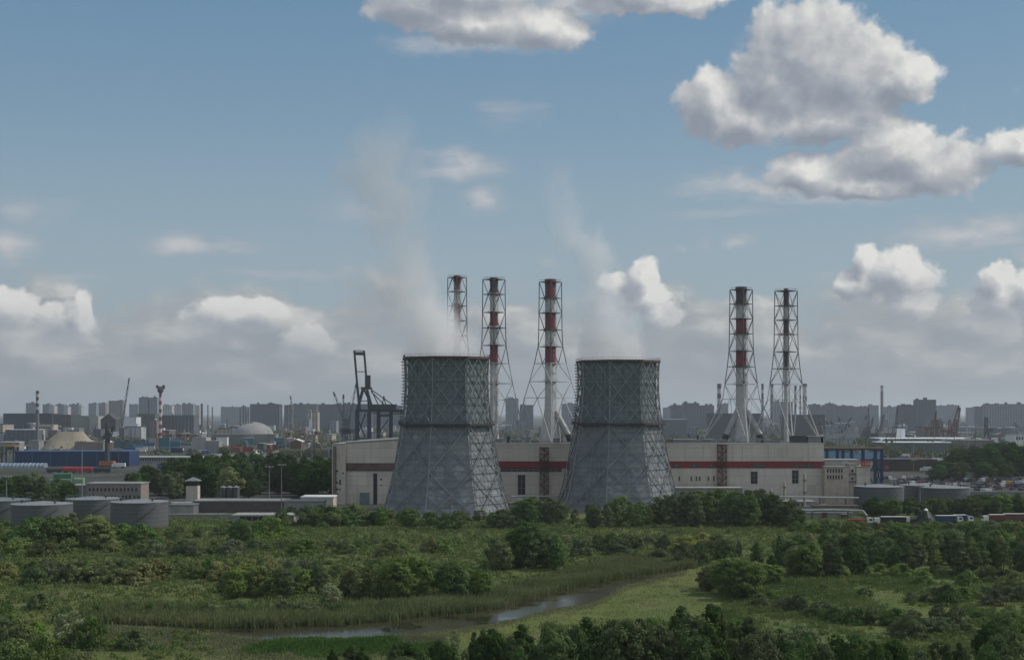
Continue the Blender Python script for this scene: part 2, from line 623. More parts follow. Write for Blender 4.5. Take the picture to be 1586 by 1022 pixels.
def make_cooling_tower(label, px, Y):
    t = thing('cooling_tower', label, 'cooling tower', (PX(px, Y), Y, 0), 0, 'cooling towers')
    A = [TOW_A0 + k * pi / 4 for k in range(8)]
    gap = 1.25

    def P(k, z, out=0.0, s=0.0):
        """point on face k (corner k to k+1), s along the face 0..1"""
        r = tower_R(z) + out
        a, b = A[k % 8], A[(k + 1) % 8]
        return ((r * cos(a)) * (1 - s) + (r * cos(b)) * s, (r * sin(a)) * (1 - s) + (r * sin(b)) * s, z)
    mb = MB()
    zs = [0.4, 5, 11, 16, 21, 27, 33, 36.0]
    mb.lathe([(tower_R(z) - gap, z) for z in zs], 8, 0, 0, A[0], False, False)
    mb.lathe([(tower_R(z) - gap - 0.25, z) for z in reversed(zs)], 8, 0, 0, A[0], False, False)
    mb.build('lower_shell', SHELL_LO, t)
    mb = MB()
    zs = [36.0, 40, 44, 50, 57, 62.6]
    mb.lathe([(tower_R(z) - gap, z) for z in zs], 8, 0, 0, A[0], False, False)
    mb.lathe([(tower_R(z) - gap - 0.25, z) for z in reversed(zs)], 8, 0, 0, A[0], False, False)
    mb.build('upper_shell', SHELL_UP, t)
    # water basin kerb
    MB().lathe([(28.6, 0), (28.6, 1.6), (28.0, 1.6), (28.0, 0.2)], 32, 0, 0, 0, True, True).build('basin_wall', CONC, t)
    # corner legs
    for k in range(8):
        m = MB()
        zz = [0, 11, 21, 33, 36.5, 44, 50, 57, 63.0]
        for z0, z1 in zip(zz, zz[1:]):
            m.bar(P(k, z0), P(k, z1), 0.30)
        m.build('corner_leg', BRACE, t)
    # diagonal bracing
    m = MB()
    hi = MB()
    for k in range(8):
        for z0, z1 in ((0, 18.25), (18.25, 36.5)):
            for q in range(4):
                za, zb = z0 + (z1 - z0) * q / 4, z0 + (z1 - z0) * (q + 1) / 4
                m.bar(P(k, za, 0.05, q / 4), P(k, zb, 0.05, (q + 1) / 4), 0.30)
                m.bar(P(k, za, 0.05, 1 - q / 4), P(k, zb, 0.05, 1 - (q + 1) / 4), 0.30)
            zm = (z0 + z1) / 2
            for s0, s1 in ((0, 0.5), (1, 0.5)):
                m.bar(P(k, zm, 0.0, s0), P(k, z0, 0.0, s1), 0.14)
                m.bar(P(k, zm, 0.0, s0), P(k, z1, 0.0, s1), 0.14)
        for s in (0.25, 0.5, 0.75):
            [m.bar(P(k, za, -0.1, s), P(k, zb, -0.1, s), 0.10 if s != 0.5 else 0.15) for za, zb in ((0, 11), (11, 21), (21, 33), (33, 36.5))]
        for z in (3.0, 6.1, 9.1, 12.2, 15.2, 18.25, 21.3, 24.3, 27.4, 30.4, 33.5):
            m.bar(P(k, z, -0.1, 0), P(k, z, -0.1, 1), 0.20 if z in (6.1, 12.2, 18.25, 24.3, 30.4) else 0.11)
        ups = (36.5, 45.4, 54.3, 63.0)
        for z0, z1 in zip(ups, ups[1:]):
            for s0, s1 in ((0, 0.5), (0.5, 1)):
                hi.bar(P(k, z0, 0.05, s0), P(k, z1, 0.05, s1), 0.23)
                hi.bar(P(k, z0, 0.05, s1), P(k, z1, 0.05, s0), 0.23)
        for s in (0.17, 0.33, 0.5, 0.67, 0.83):
            for z0, z1 in ((36.5, 44), (44, 50), (50, 57), (57, 63.0)):
                hi.bar(P(k, z0, -0.1, s), P(k, z1, -0.1, s), 0.10)
        for z in (39.5, 42.4, 45.4, 48.4, 51.4, 54.3, 57.3, 60.2):
            hi.bar(P(k, z, -0.1, 0), P(k, z, -0.1, 1), 0.16 if z in (45.4, 54.3) else 0.10)
    m.build('lower_bracing', BRACE, t)
    hi.build('upper_bracing', BRACE, t)
    # ring gallery and rim
    r = tower_R(36.5)
    g = MB()
    g.lathe([(r - 1.3, 36.1), (r + 1.35, 36.1), (r + 1.35, 36.9), (r - 1.3, 36.9)], 8, 0, 0, A[0], False, False)
    ring = g.build('ring_gallery', mat('gallery_brown', (0.055, 0.042, 0.045), 0.8, 0.25, 0.5), t)
    g = MB()
    for k in range(8):
        for zz in (37.4, 37.95):
            a, b = Vector(P(k, 36.5, 1.3, 0)), Vector(P(k, 36.5, 1.3, 1))
            a.z = b.z = zz
            g.bar(a, b, 0.06)
        for j in range(9):
            a = Vector(P(k, 36.5, 1.3, j / 9))
            a.z = 36.9
            g.bar(a, a + Vector((0, 0, 1.1)), 0.05)
    g.build('railing', STEEL_D, ring)
    r = tower_R(63.0)
    g = MB()
    g.lathe([(r - 1.4, 62.6), (r + 0.55, 62.6), (r + 0.55, 63.5), (r - 1.4, 63.5), (r - 1.4, 62.6)], 8, 0, 0, A[0], False, False)
    rim = g.build('rim', mat('rim_red_brown', (0.085, 0.045, 0.042), 0.8, 0.3, 0.3), t)
    g = MB()
    for k in range(8):
        for j in range(10):
            a = Vector(P(k, 63.0, 0.5, j / 10))
            a.z = 63.5
            g.bar(a, a + Vector((0, 0, 1.0)), 0.045)
        a, b = Vector(P(k, 63.0, 0.5, 0)), Vector(P(k, 63.0, 0.5, 1))
        a.z = b.z = 64.4
        g.bar(a, b, 0.05)
    g.build('railing', STEEL_D, rim)
    # caged ladder at the left edge
    g = MB()
    d = Vector((cos(radians(167)), sin(radians(167)), 0))
    for z in [37 + 1.3 * i for i in range(20)]:
        c = d * (tower_R(z) + 0.55) + Vector((0, 0, z))
        g.lathe([(0.62, z), (0.62, z + 0.28)], 8, c.x, c.y, 0, False, False)
    for off in (-0.45, 0.45):
        zz = [36.9, 44, 52, 63.5]
        for z0, z1 in zip(zz, zz[1:]):
            g.bar(d * (tower_R(z0) + 0.4) + Vector((0, off, z0)), d * (tower_R(z1) + 0.4) + Vector((0, off, z1)), 0.07)
    g.build('ladder', STEEL_D, t)
    return t

TW1 = make_cooling_tower('grey lattice cooling tower, left and larger of the two, in front of the beige hall', 691, 575)
TW2 = make_cooling_tower('grey lattice cooling tower, right one, with a narrow plume of steam rising from it', 957, 611)


# ------------------------------------------------------------------ turbine hall
YH = 645.0
hx = lambda px: PX(px, YH)
hz = lambda py: PZ(py, YH)
STRIPE = mat('red_stripe', (0.21, 0.025, 0.03), 0.7, 0.15, 0.3)
STRIPE_B = mat('brown_stripe', (0.13, 0.08, 0.07), 0.8, 0.45, 0.4)


def build_hall():
    X0, X1 = hx(600), hx(1276)
    t = thing('turbine_hall', 'long beige power plant hall with a red stripe, behind the cooling towers', 'power plant', (0, YH, 0))
    zt = hz(687.3)
    zs0, zs1 = hz(724.5), hz(714.0)
    # lower storey slightly behind the upper one
    MB().box(X0, X1, 0.35, 80, 0, zs0 - 0.02).build('lower_wall', BEIGE, t)
    up = MB().box(X0, X1, 0, 80, zs1, zt).build('upper_wall', BEIGE, t)
    MB().box(X0, X1, -0.02, 0.30, zs0, zs1 - 0.01).build('stripe', STRIPE, t)
    MB().box(X0, X1, 0.30, 80, zs0, zs1 - 0.01).build('core_wall', BEIGE, t)
    MB().box(X0 - 0.2, X1 + 0.2, -0.25, 0.45, zt + 0.004, zt + 0.35).build('parapet', WHITE, up)
    MB().box(X0 + 0.1, X1 - 0.1, 0.46, 79.9, zt + 0.004, zt + 0.12).build('roof', ROOFD, t)
    # windows inside the stripe and below it
    dk = mat('stripe_window', (0.03, 0.022, 0.028), 0.3, 0.3, 0.4)

    def win(a, b, y0, y1, name='window', m=GLASS, yf=0.0):
        w = MB().box(hx(a), hx(b), yf - 0.06, yf + 0.25, hz(y1), hz(y0)).build(name, m, t)
        fr = MB()
        x0, x1, z0, z1 = hx(a), hx(b), hz(y1), hz(y0)
        for k in range(1, max(2, int((x1 - x0) / 2.4))):
            x = x0 + (x1 - x0) * k / max(2, int((x1 - x0) / 2.4))
            fr.box(x - 0.06, x + 0.06, yf - 0.09, yf - 0.06, z0, z1)
        for z in (z0 + (z1 - z0) / 3, z0 + 2 * (z1 - z0) / 3):
            fr.box(x0, x1, yf - 0.085, yf - 0.061, z - 0.05, z + 0.05)
        fr.build('frame', CONC, w)
    for a, b in ((775, 870), ):
        win(a, b, 724.2, 730.5, 'window_strip', dk, 0.35)
    for a, b in ((1042, 1054), (1067, 1084), (1098, 1106), (1163, 1186), (1227, 1241), (1243, 1262)):
        win(a, b, 718.8, 723.8, 'window_strip', dk, -0.02)
    for a in (1051, 1069.5, 1077.5, 1082.5, 1096, 1104.5):
        win(a, a + 2.6, 737.5, 744.5, 'window', GLASS, 0.35)
    win(1163, 1173.5, 730, 749, 'tall_window', GLASS, 0.35)
    win(1227, 1237, 728, 748.5, 'tall_window', GLASS, 0.35)
    win(802, 813.5, 735, 766, 'tall_window', GLASS, 0.35)
    # rusty stair towers on the face
    for a, b, y0, y1 in ((836, 849.5, 692, 778), (1111, 1124.5, 688, 756)):
        m = MB()
        x0, x1, z0, z1 = hx(a), hx(b), hz(y1), hz(y0)
        for x in (x0, x1, (x0 + x1) / 2):
            for y in (-0.2, -2.6):
                m.bar((x, y, 0), (x, y, z1), 0.13)
        n = 9
        for i in range(n):
            za, zb = z1 * i / n, z1 * (i + 1) / n
            m.box(x0, x1, -2.6, -0.2, zb - 0.15, zb)
            s = 1 if i % 2 else -1
            xa, xb = (x0, x1) if s > 0 else (x1, x0)
            m.bar((xa, -2.0, za), (xb, -2.0, zb), 0.28)
            m.bar((xa, -2.6, za), (xb, -2.6, zb), 0.09)
            m.bar((xb, -2.6, za), (xa, -2.6, zb), 0.09)
            m.bar((x0, -2.6, zb + 1.0), (x1, -2.6, zb + 1.0), 0.06)
        m.build('stair_tower', RUST, t)
    # downpipes
    for px in (785, 905, 1060, 1090, 1135, 1150, 1190, 1212, 1252):
        MB().bar((hx(px), -0.16, zs1 + 0.3), (hx(px), -0.16, zt - 0.3), 0.07, 6).build('downpipe', BEIGE2, t)
    # roof fans, vents and low plant rooms behind the parapet
    ti = MB().box(hx(1045), hx(1110), 6, 16, zt + 0.12, zt + 2.0).build('roof_room', GREYW, t)
    for px, w, h in ((773, 3.2, 2.0), (787, 1.4, 3.2), (800, 5, 1.6), (817, 2, 2.6), (828, 3.5, 1.5), (862, 3, 2.2), (870, 1.2, 3.4), (1036, 3, 1.9), (1080, 1.0, 3.6), (1087, 1.4, 3.0),
                     (1118, 4, 1.6), (1176, 3, 2.1), (1188, 6, 1.5), (1204, 2, 2.4), (1236, 6, 3.4), (1262, 7, 3.1), (1272, 1.2, 3.9)):
        x = hx(px) * (YH + 10) / YH
        m = MB()
        m.box(x - w / 2, x + w / 2, 8, 8 + w, zt + 0.12, zt + h)
        m.box(x - w / 2 - 0.2, x + w / 2 + 0.2, 7.8, 8.2 + w, zt + h, zt + h + 0.2)
        m.build('roof_vent', rng.choice((GREYW, STEEL_D, CONC, WHITE if px > 1250 else GREYW)), t)
    g = MB()
    for i in range(90):
        x = X0 + 1 + (X1 - X0 - 2) * i / 89
        g.bar((x, 0.7, zt), (x, 0.7, zt + 1.15), 0.04)
    for z in (0.6, 1.15):
        g.bar((X0 + 1, 0.7, zt + z), (X1 - 1, 0.7, zt + z), 0.04)
    g.build('railing', STEEL, t)

    # taller end block on the left
    t2 = thing('boiler_house', 'taller beige end block with a brown stripe, left of the cooling towers', 'power plant', (0, YH, 0))
    a, b = hx(537), hx(640)
    z0, z1 = hz(686.0), hz(679.0)
    s0, s1 = hz(728.5), hz(716.5)
    MB().prism([(a, s1), (b, s1), (b, z1), (a, z0)], -3.0, 60).build('upper_wall', BEIGE, t2)
    MB().box(a, b, -2.6, 60, 0, s0 - 0.01).build('lower_wall', BEIGE, t2)
    MB().box(a, b, -3.05, 60, s0, s1 - 0.01).build('stripe', STRIPE_B, t2)
    MB().prism([(a - 0.2, z0 + 0.01), (b + 0.1, z1 + 0.01), (b + 0.1, z1 + 0.4), (a - 0.2, z0 + 0.4)], -3.3, 60.2).build('roof', GREYW, t2)
    c = hx(516)
    an = MB().box(c, a - 0.01, -4.5, 58, 0, hz(687.5)).build('end_wall', BEIGE2, t2)
    MB().box(c - 0.15, a - 0.012, -4.7, 58.1, hz(687.5), hz(686.6)).build('parapet', GREYW, an)
    for px, y0, y1 in ((524, 727, 730), (524, 745, 748), (524, 755, 758), (524, 763, 765), (528.5, 742, 749.5), (533, 731, 733), (528, 756, 758)):
        MB().box(hx(px) - 0.35, hx(px) + 0.45, -4.58, -4.5, hz(y1), hz(y0)).build('window', GLASS, an)
    MB().box(hx(579), hx(585), -2.72, -2.6, hz(781), hz(732.5)).build('window_strip', GLASS, t2)
    MB().box(hx(558), hx(573), -2.75, -2.6, 0, hz(762)).build('door', mat('grey_green_door', (0.15, 0.18, 0.18), 0.6, 0.15), t2)
    for px, y0, y1 in ((590, 740, 743), (590, 750, 752)):
        MB().box(hx(px), hx(px) + 0.7, -2.7, -2.6, hz(y1), hz(y0)).build('window', GLASS, t2)
    m = MB()
    for px in (519, 522):
        m.bar((hx(px), -4.9, 0), (hx(px), -4.9, hz(690)), 0.22, 8)
    m.build('pipe', RUST, t2)
    return t

build_hall()


# ------------------------------------------------------------------ chimneys in lattice towers
def mat_stack(name, top, bands, base):
    m = bpy.data.materials.new(name)
    m.use_nodes = True
    t = NT(m.node_tree)
    b = t.n['Principled BSDF']
    b.inputs['Roughness'].default_value = 0.7
    tc = t.new('ShaderNodeTexCoord')
    o = tc.outputs['Object']
    s = t.sep(o)
    fac = t.math('DIVIDE', s[2], 100.0)
    c = t.ramp(fac, [(0.0, base)] + bands, 'CONSTANT')
    n = t.noise(o, 0.4, 5, 0.6)
    sc = t.vm('SCALE', c, None)
    t.l.new(t.maprange(n, 0.3, 0.7, 0.8, 1.12), sc.node.inputs['Scale'])
    st = t.noise(t.vm('MULTIPLY', o, (1.2, 1.2, 0.07)), 1.0, 4, 0.6)
    c = t.mix(t.maprange(st, 0.5, 0.8, 0, 0.45), sc, (0.15, 0.12, 0.11))
    t.l.new(c, b.inputs['Base Color'])
    MATS[name] = m
    return m

LAT_D = mat('lattice_dark_paint', (0.085, 0.08, 0.085), 0.6, 0.2, 0.5)
LAT_L = mat('lattice_pale_paint', (0.46, 0.45, 0.44), 0.6, 0.15, 0.5)
WST = (0.50, 0.49, 0.47)
RST = (0.19, 0.034, 0.042)
DST = (0.075, 0.05, 0.05)


def make_stack(label, px, Y, ytop, r, hw_top, zones, levels, base_hw, cone=0.0, duct=None, pale_below=570, z0=27.0, flare=0.2):
    """levels: picture rows of the lattice rings; zones: (row, colour) paint bands from the top down"""
    s = Y / F
    t = thing('chimney', label, 'chimney', (PX(px, Y), Y, z0), 0, 'chimneys in steel lattice towers')
    zt = PZ(ytop, Y) - z0
    stops = []
    for row, col in reversed(zones):
        stops.append(((PZ(row, Y) - z0) / 100.0, col))
    # zones give the lower edge of each band: band colour applies above it
    m = mat_stack('chimney_paint_%d' % px, None, [(max(0.001, p), c) for p, c in stops], WST)
    mb = MB()
    prof = [(r * 1.25 + cone, 0.0), (r * 1.22 + cone, 4), (r * 1.08, 16 if cone else 6), (r, 24), (r * 0.98, zt - 6), (r, zt - 3), (r * 1.07, zt - 1.2), (r * 1.07, zt), (r * 0.85, zt), (r * 0.8, zt - 3)]
    mb.lathe(prof, 20, 0, 0, 0, True, True)
    mb.build('stack', m, t, True)
    lv = [PZ(y, Y) - z0 for y in levels]
    lv_z = [0.0] + sorted(lv)
    # half width of the tower (corner to corner) by height
    zr = sorted(lv)[0]
    ztop = lv_z[-1]
    knee = ztop * 0.62

    def hw(z):
        if z >= knee:
            return hw_top + (ztop - z) * 0.012
        k0 = hw_top + (ztop - knee) * 0.012
        zr_hw = k0 + (knee - zr) * flare
        if z >= zr:
            return k0 + (zr_hw - k0) * ((knee - z) / (knee - zr)) ** 1.25
        return zr_hw + (base_hw - zr_hw) * (zr - z) / zr
    dirs = [(-1, 0.0), (0, -1), (1, 0), (0, 1)]
    C = lambda i, z: Vector((dirs[i % 4][0] * hw(z) * 0.995, dirs[i % 4][1] * hw(z), z))
    pz = PZ(pale_below, Y) - z0
    for i in range(4):
        up, lo = MB(), MB()
        for a, b in zip(lv_z, lv_z[1:]):
            (lo if a < pz else up).bar(C(i, a), C(i, b), 0.30 if a < zr - 1 else 0.21, 6)
        leg = up.build('leg', LAT_D, t)
        lo.build('lower_leg', LAT_L, leg)
    bd, bl = MB(), MB()
    for j, (a, b) in enumerate(zip(lv_z, lv_z[1:])):
        tgt = bl if a < pz else bd
        for i in range(4):
            p0, p1, q0, q1 = C(i, a), C(i + 1, a), C(i, b), C(i + 1, b)
            tgt.bar(q0, q1, 0.19 if j else 0.18)
            if j == 0:
                mid = (q0 + q1) / 2
                tgt.bar(p0, mid, 0.15)
                tgt.bar(p1, mid, 0.15)
                tgt.bar(q0, (p0 * 0.45 + mid * 0.55), 0.08)
            elif j % 2:
                mid = (p0 + p1) / 2
                tgt.bar(q0, mid, 0.135)
                tgt.bar(q1, mid, 0.135)
            else:
                mid = (q0 + q1) / 2
                tgt.bar(p0, mid, 0.135)
                tgt.bar(p1, mid, 0.135)
            # ties to the stack
            if b < lv_z[-1] + 1:
                rr = r * 1.02
                d = Vector(dirs[i] + (0,))
                tgt.bar(q0, Vector((d.x * rr, d.y * rr, b)), 0.12)
    bd.build('bracing', LAT_D, t)
    if bl.v:
        bl.build('lower_bracing', LAT_L, t)
    # walkway rings
    for k, z in enumerate(lv_z[2:]):
        if z < pz and k % 2:
            continue
        top = z > lv_z[-1] - 0.5
        rr = hw(z) * 0.98 if top else r + 0.9
        g = MB()
        if top:
            n = 4
            g.lathe([(r, z - 0.1), (rr, z - 0.1), (rr, z + 0.15), (r, z + 0.15)], 4, 0, 0, 0, False, False)
            for i in range(4):
                a, b = Vector((cos(i * pi / 2) * rr, sin(i * pi / 2) * rr, z)), Vector((cos((i + 1) * pi / 2) * rr, sin((i + 1) * pi / 2) * rr, z))
                g.bar(a + Vector((0, 0, 1.1)), b + Vector((0, 0, 1.1)), 0.05)
                for q in range(5):
                    c = a.lerp(b, q / 5)
                    g.bar(c, c + Vector((0, 0, 1.1)), 0.045)
        else:
            g.lathe([(r - 0.1, z - 0.1), (rr, z - 0.1), (rr, z + 0.15), (r - 0.1, z + 0.15)], 12, 0, 0, 0, False, False)
            for i in range(12):
                w0, w1 = i * pi / 6, (i + 1) * pi / 6
                a, b = Vector((cos(w0) * rr, sin(w0) * rr, z + 1.0)), Vector((cos(w1) * rr, sin(w1) * rr, z + 1.0))
                g.bar(a, b, 0.04)
                g.bar(a - Vector((0, 0, 1)), a, 0.04)
        g.build('walkway', LAT_D, t)
    # cage ladder
    g = MB()
    for o in (-0.25, 0.25):
        g.bar((r + 0.35, o, 2), (r + 0.35, o, zt - 2), 0.05)
    zz = 4
    while zz < zt - 2:
        g.bar((r + 0.35, -0.25, zz), (r + 0.35, 0.25, zz), 0.04)
        zz += 1.6
    g.build('ladder', LAT_D, t)
    if duct:
        for (x, z, rad, white) in duct:
            g = MB()
            g.bar((x * 0.22, -1.0, 15.0), (x * 0.82, -3.2, 3.4), rad, 16)
            d = g.build('flue_duct', mat('flue_grey', (0.36, 0.35, 0.34) if 0 else (0.36, 0.35, 0.34), 0.6, 0.15, 0.4, 0.3), t, True)
            MB().bar((x * 0.80, -3.25, 3.8), (x * 0.95, -3.5, 0.0), rad * 1.05, 16).build('boot', mat('flue_dark', (0.05, 0.052, 0.055), 0.8, 0.2, 0.4), d, True)
    return t

D, R_, W = DST, RST, WST
make_stack('red and white chimney beyond the left tower, half hidden by steam', 708, 700, 427, 1.65, 4.6,
           [(450, R_), (471, W), (497, R_), (520, W), (545, R_), (570, W)], [430, 452, 474, 497, 520, 545, 570, 594, 618], 15.0, 0.0, None, 560)
make_stack('banded chimney with dark top standing just right of the left cooling tower', 765, 690, 430, 1.95, 5.4,
           [(455, D), (484, W), (506, R_), (535, W), (562, R_), (571, W)], [433, 456, 484, 508, 535, 563, 594, 619], 15.5, 0.0, None, 586, flare=0.18)
make_stack('thick red banded chimney with a flared base midway between the two cooling towers', 852.5, 690, 432.6, 2.65, 5.4,
           [(462, R_), (485, W), (511, R_), (536.5, W), (562.5, R_), (568, W)], [437, 462, 485, 511, 537, 563, 591, 616], 16.5, 1.6, [(10.5, 0, 1.5, 1)], 586, flare=0.26)
make_stack('thick red banded chimney with flue pipes, left one of the right pair', 1148, 690, 444.5, 2.6, 5.5,
           [(471, D), (494, W), (517, R_), (543.5, W), (568, R_), (573, W)], [449, 471, 494, 517, 544, 568, 595, 618], 19.5, 1.4, [(10.5, 0, 1.6, 1), (-9.5, 0, 1.4, 0)], 600, flare=0.13)
make_stack('slender chimney in a dark steel lattice, right one of the right pair', 1217.5, 690, 447, 0.98, 5.5,
           [(473, D), (494, W), (517, D), (545, W), (569, D), (574, W)], [451, 474, 496, 518, 545, 571, 595, 619], 17.0, 0.0, None, 600, flare=0.13)

# ------------------------------------------------------------------ ground
def mat_ground():
    m = bpy.data.materials.new('meadow_ground')
    m.use_nodes = True
    t = NT(m.node_tree)
    b = t.n['Principled BSDF']
    b.inputs['Roughness'].default_value = 0.95
    b.inputs['Specular IOR Level'].default_value = 0.1
    tc = t.new('ShaderNodeTexCoord')
    o = tc.outputs['Object']
    n1 = t.noise(o, 1 / 42.0, 5, 0.55)
    n2 = t.noise(t.vm('ADD', o, (91, 17, 0)), 1 / 16.0, 6, 0.6)
    n3 = t.noise(o, 1.1, 4, 0.65)
    c = t.ramp(n1, [(0.30, (0.070, 0.100, 0.030)), (0.45, (0.095, 0.122, 0.034)), (0.56, (0.125, 0.138, 0.038)), (0.70, (0.150, 0.140, 0.062))])
    c2 = t.ramp(n2, [(0.3, (0.044, 0.070, 0.024)), (0.55, (0.080, 0.105, 0.030)), (0.72, (0.125, 0.122, 0.052))])
    c = t.mix(0.5, c, c2)
    n5 = t.noise(t.vm('MULTIPLY', t.vm('ADD', o, (13, 57, 0)), (1 / 26.0, 1 / 11.0, 1)), 1.0, 5, 0.6)
    c = t.mix(t.maprange(n5, 0.56, 0.70, 0, 0.75), c, (0.125, 0.105, 0.065))
    c = t.mix(t.maprange(n5, 0.44, 0.30, 0, 0.6), c, (0.055, 0.085, 0.026))
    sc = t.vm('SCALE', c, None)
    t.l.new(t.maprange(n3, 0.3, 0.7, 0.75, 1.25), sc.node.inputs['Scale'])
    s = t.sep(o)
    # beyond the station the flats are built over: asphalt, cinders, weeds
    far = t.maprange(t.math('ADD', s[1], t.math('MULTIPLY', t.math('SUBTRACT', n1, 0.5), 60)), 575, 600, 0, 1)
    n4 = t.noise(o, 1 / 60.0, 6, 0.6)
    ca = t.ramp(n4, [(0.35, (0.035, 0.045, 0.025)), (0.5, (0.055, 0.056, 0.052)), (0.65, (0.085, 0.082, 0.078))])
    c = t.mix(far, sc, ca)
    t.l.new(c, b.inputs['Base Color'])
    return m

GM = MB()
GM.add([(-25000, -240, 0), (25000, -240, 0), (25000, 41000, 0), (-25000, 41000, 0)], [(0, 1, 2, 3)])
tag(GM.build('ground', mat_ground()), kind='structure')

# ------------------------------------------------------------------ vegetation
import numpy as np


def mat_leaf(name, dark, mid, light, scale=0.55, rnd=0.25):
    m = bpy.data.materials.new(name)
    m.use_nodes = True
    t = NT(m.node_tree)
    t.n.clear()
    out = t.new('ShaderNodeOutputMaterial')
    tc = t.new('ShaderNodeTexCoord')
    oi = t.new('ShaderNodeObjectInfo')
    off = t.vm('SCALE', (50.0, 30.0, 20.0), None)
    t.l.new(oi.outputs['Random'], off.node.inputs['Scale'])
    v = t.vm('ADD', tc.outputs['Object'], off)
    n = t.noise(v, scale, 4, 0.65)
    c = t.ramp(n, [(0.30, dark), (0.50, mid), (0.72, light)])
    sc = t.vm('SCALE', c, None)
    t.l.new(t.math('MULTIPLY_ADD', oi.outputs['Random'], 2 * rnd, 1 - rnd), sc.node.inputs['Scale'])
    hs = t.new('ShaderNodeHueSaturation')
    r2 = t.math('FRACT', t.math('MULTIPLY', oi.outputs['Random'], 7.31))
    t.l.new(t.math('MULTIPLY_ADD', r2, 0.045, 0.470), hs.inputs['Hue'])
    t.l.new(t.math('MULTIPLY_ADD', r2, 0.35, 0.80), hs.inputs['Saturation'])
    t.l.new(sc, hs.inputs['Color'])
    d = t.new('ShaderNodeBsdfDiffuse')
    tr = t.new('ShaderNodeBsdfTranslucent')
    t.l.new(hs.outputs[0], d.inputs['Color'])
    t.l.new(hs.outputs[0], tr.inputs['Color'])
    mx = t.new('ShaderNodeMixShader')
    mx.inputs[0].default_value = 0.28
    t.l.new(d.outputs[0], mx.inputs[1])
    t.l.new(tr.outputs[0], mx.inputs[2])
    t.l.new(mx.outputs[0], out.inputs[0])
    return m

L_TREE = mat_leaf('leaves_tree', (0.064, 0.107, 0.036), (0.118, 0.173, 0.055), (0.211, 0.268, 0.089))
L_DARK = mat_leaf('leaves_dark', (0.051, 0.088, 0.036), (0.087, 0.134, 0.050), (0.151, 0.205, 0.078))
L_PALE = mat_leaf('leaves_silvery', (0.128, 0.165, 0.084), (0.205, 0.244, 0.126), (0.307, 0.342, 0.189))
L_BUSH = mat_leaf('leaves_bush', (0.079, 0.124, 0.036), (0.143, 0.201, 0.057), (0.243, 0.299, 0.095))
L_DEEP = mat_leaf('leaves_deep', (0.022, 0.046, 0.014), (0.044, 0.080, 0.022), (0.090, 0.138, 0.040))  # darkest greens; in the foreground thicket they stand in for cloud shade
L_SAGE = mat_leaf('leaves_sage', (0.070, 0.102, 0.050), (0.112, 0.152, 0.076), (0.170, 0.215, 0.112))
L_OLIVE = mat_leaf('leaves_olive', (0.123, 0.142, 0.048), (0.192, 0.213, 0.065), (0.282, 0.293, 0.100))
BARK = mat('bark', (0.075, 0.062, 0.05), 0.95, 0.3, 1.5)


def quads_mesh(name, cen, nrm, size, seed, aspect=1.0):
    """one small leaf spray per centre, facing nrm, random roll"""
    r = np.random.default_rng(seed)
    n = len(cen)
    nrm = nrm / np.maximum(np.linalg.norm(nrm, axis=1, keepdims=True), 1e-6)
    a = np.cross(nrm, r.normal(size=(n, 3)))
    a /= np.maximum(np.linalg.norm(a, axis=1, keepdims=True), 1e-6)
    b = np.cross(nrm, a)
    s = size[:, None] * 0.5
    q = np.empty((n, 4, 3))
    q[:, 0] = cen - a * s * aspect
    q[:, 1] = cen - b * s * 0.62 + nrm * s * 0.25
    q[:, 2] = cen + a * s * aspect
    q[:, 3] = cen + b * s * 0.62 + nrm * s * 0.25
    me = bpy.data.meshes.new(name)
    me.vertices.add(n * 4)
    me.vertices.foreach_set('co', q.reshape(-1))
    me.loops.add(n * 4)
    me.loops.foreach_set('vertex_index', np.arange(n * 4))
    me.polygons.add(n)
    me.polygons.foreach_set('loop_start', np.arange(n) * 4)
    me.polygons.foreach_set('loop_total', np.full(n, 4))
    me.update(calc_edges=True)
    return me


def crown_mesh(name, env, h, nclump, nleaf, leaf, clump_r, seed, base=0.08):
    """env(u) = crown radius at relative height u; clumps of leaves spread through that volume"""
    r = np.random.default_rng(seed)
    cs, ns, ss = [], [], []
    lob = r.uniform(0, 2 * pi, 3)
    made = 0
    while made < nclump:
        u = r.uniform(0, 1)
        w = r.uniform(0, 2 * pi)
        R = env(u) * (1 + 0.20 * sin(2 * w + lob[0] + 3 * u) + 0.14 * sin(3 * w + lob[1] - 5 * u))
        if r.uniform(0, 1) > R / env(0.45) + 0.15:
            continue
        f = r.uniform(0.35, 1.0) ** 0.6
        c = np.array([R * f * cos(w), R * f * sin(w), h * (base + (1 - base) * u)])
        cr = clump_r * r.uniform(0.65, 1.3)
        k = int(nleaf * r.uniform(0.6, 1.3))
        d = r.normal(size=(k, 3))
        d[:, 2] = d[:, 2] * 0.75 + 0.25
        d /= np.linalg.norm(d, axis=1, keepdims=True)
        rad = cr * r.uniform(0.45, 1.05, size=(k, 1))
        cs.append(c + d * rad * np.array([1, 1, 0.8]))
        out = np.array([cos(w) * f, sin(w) * f, 0.35])
        ns.append(d + out * 0.5 + r.normal(size=(k, 3)) * 0.45)
        ss.append(leaf * r.uniform(0.6, 1.4, size=k))
        made += 1
    return quads_mesh(name, np.concatenate(cs), np.concatenate(ns), np.concatenate(ss), seed)


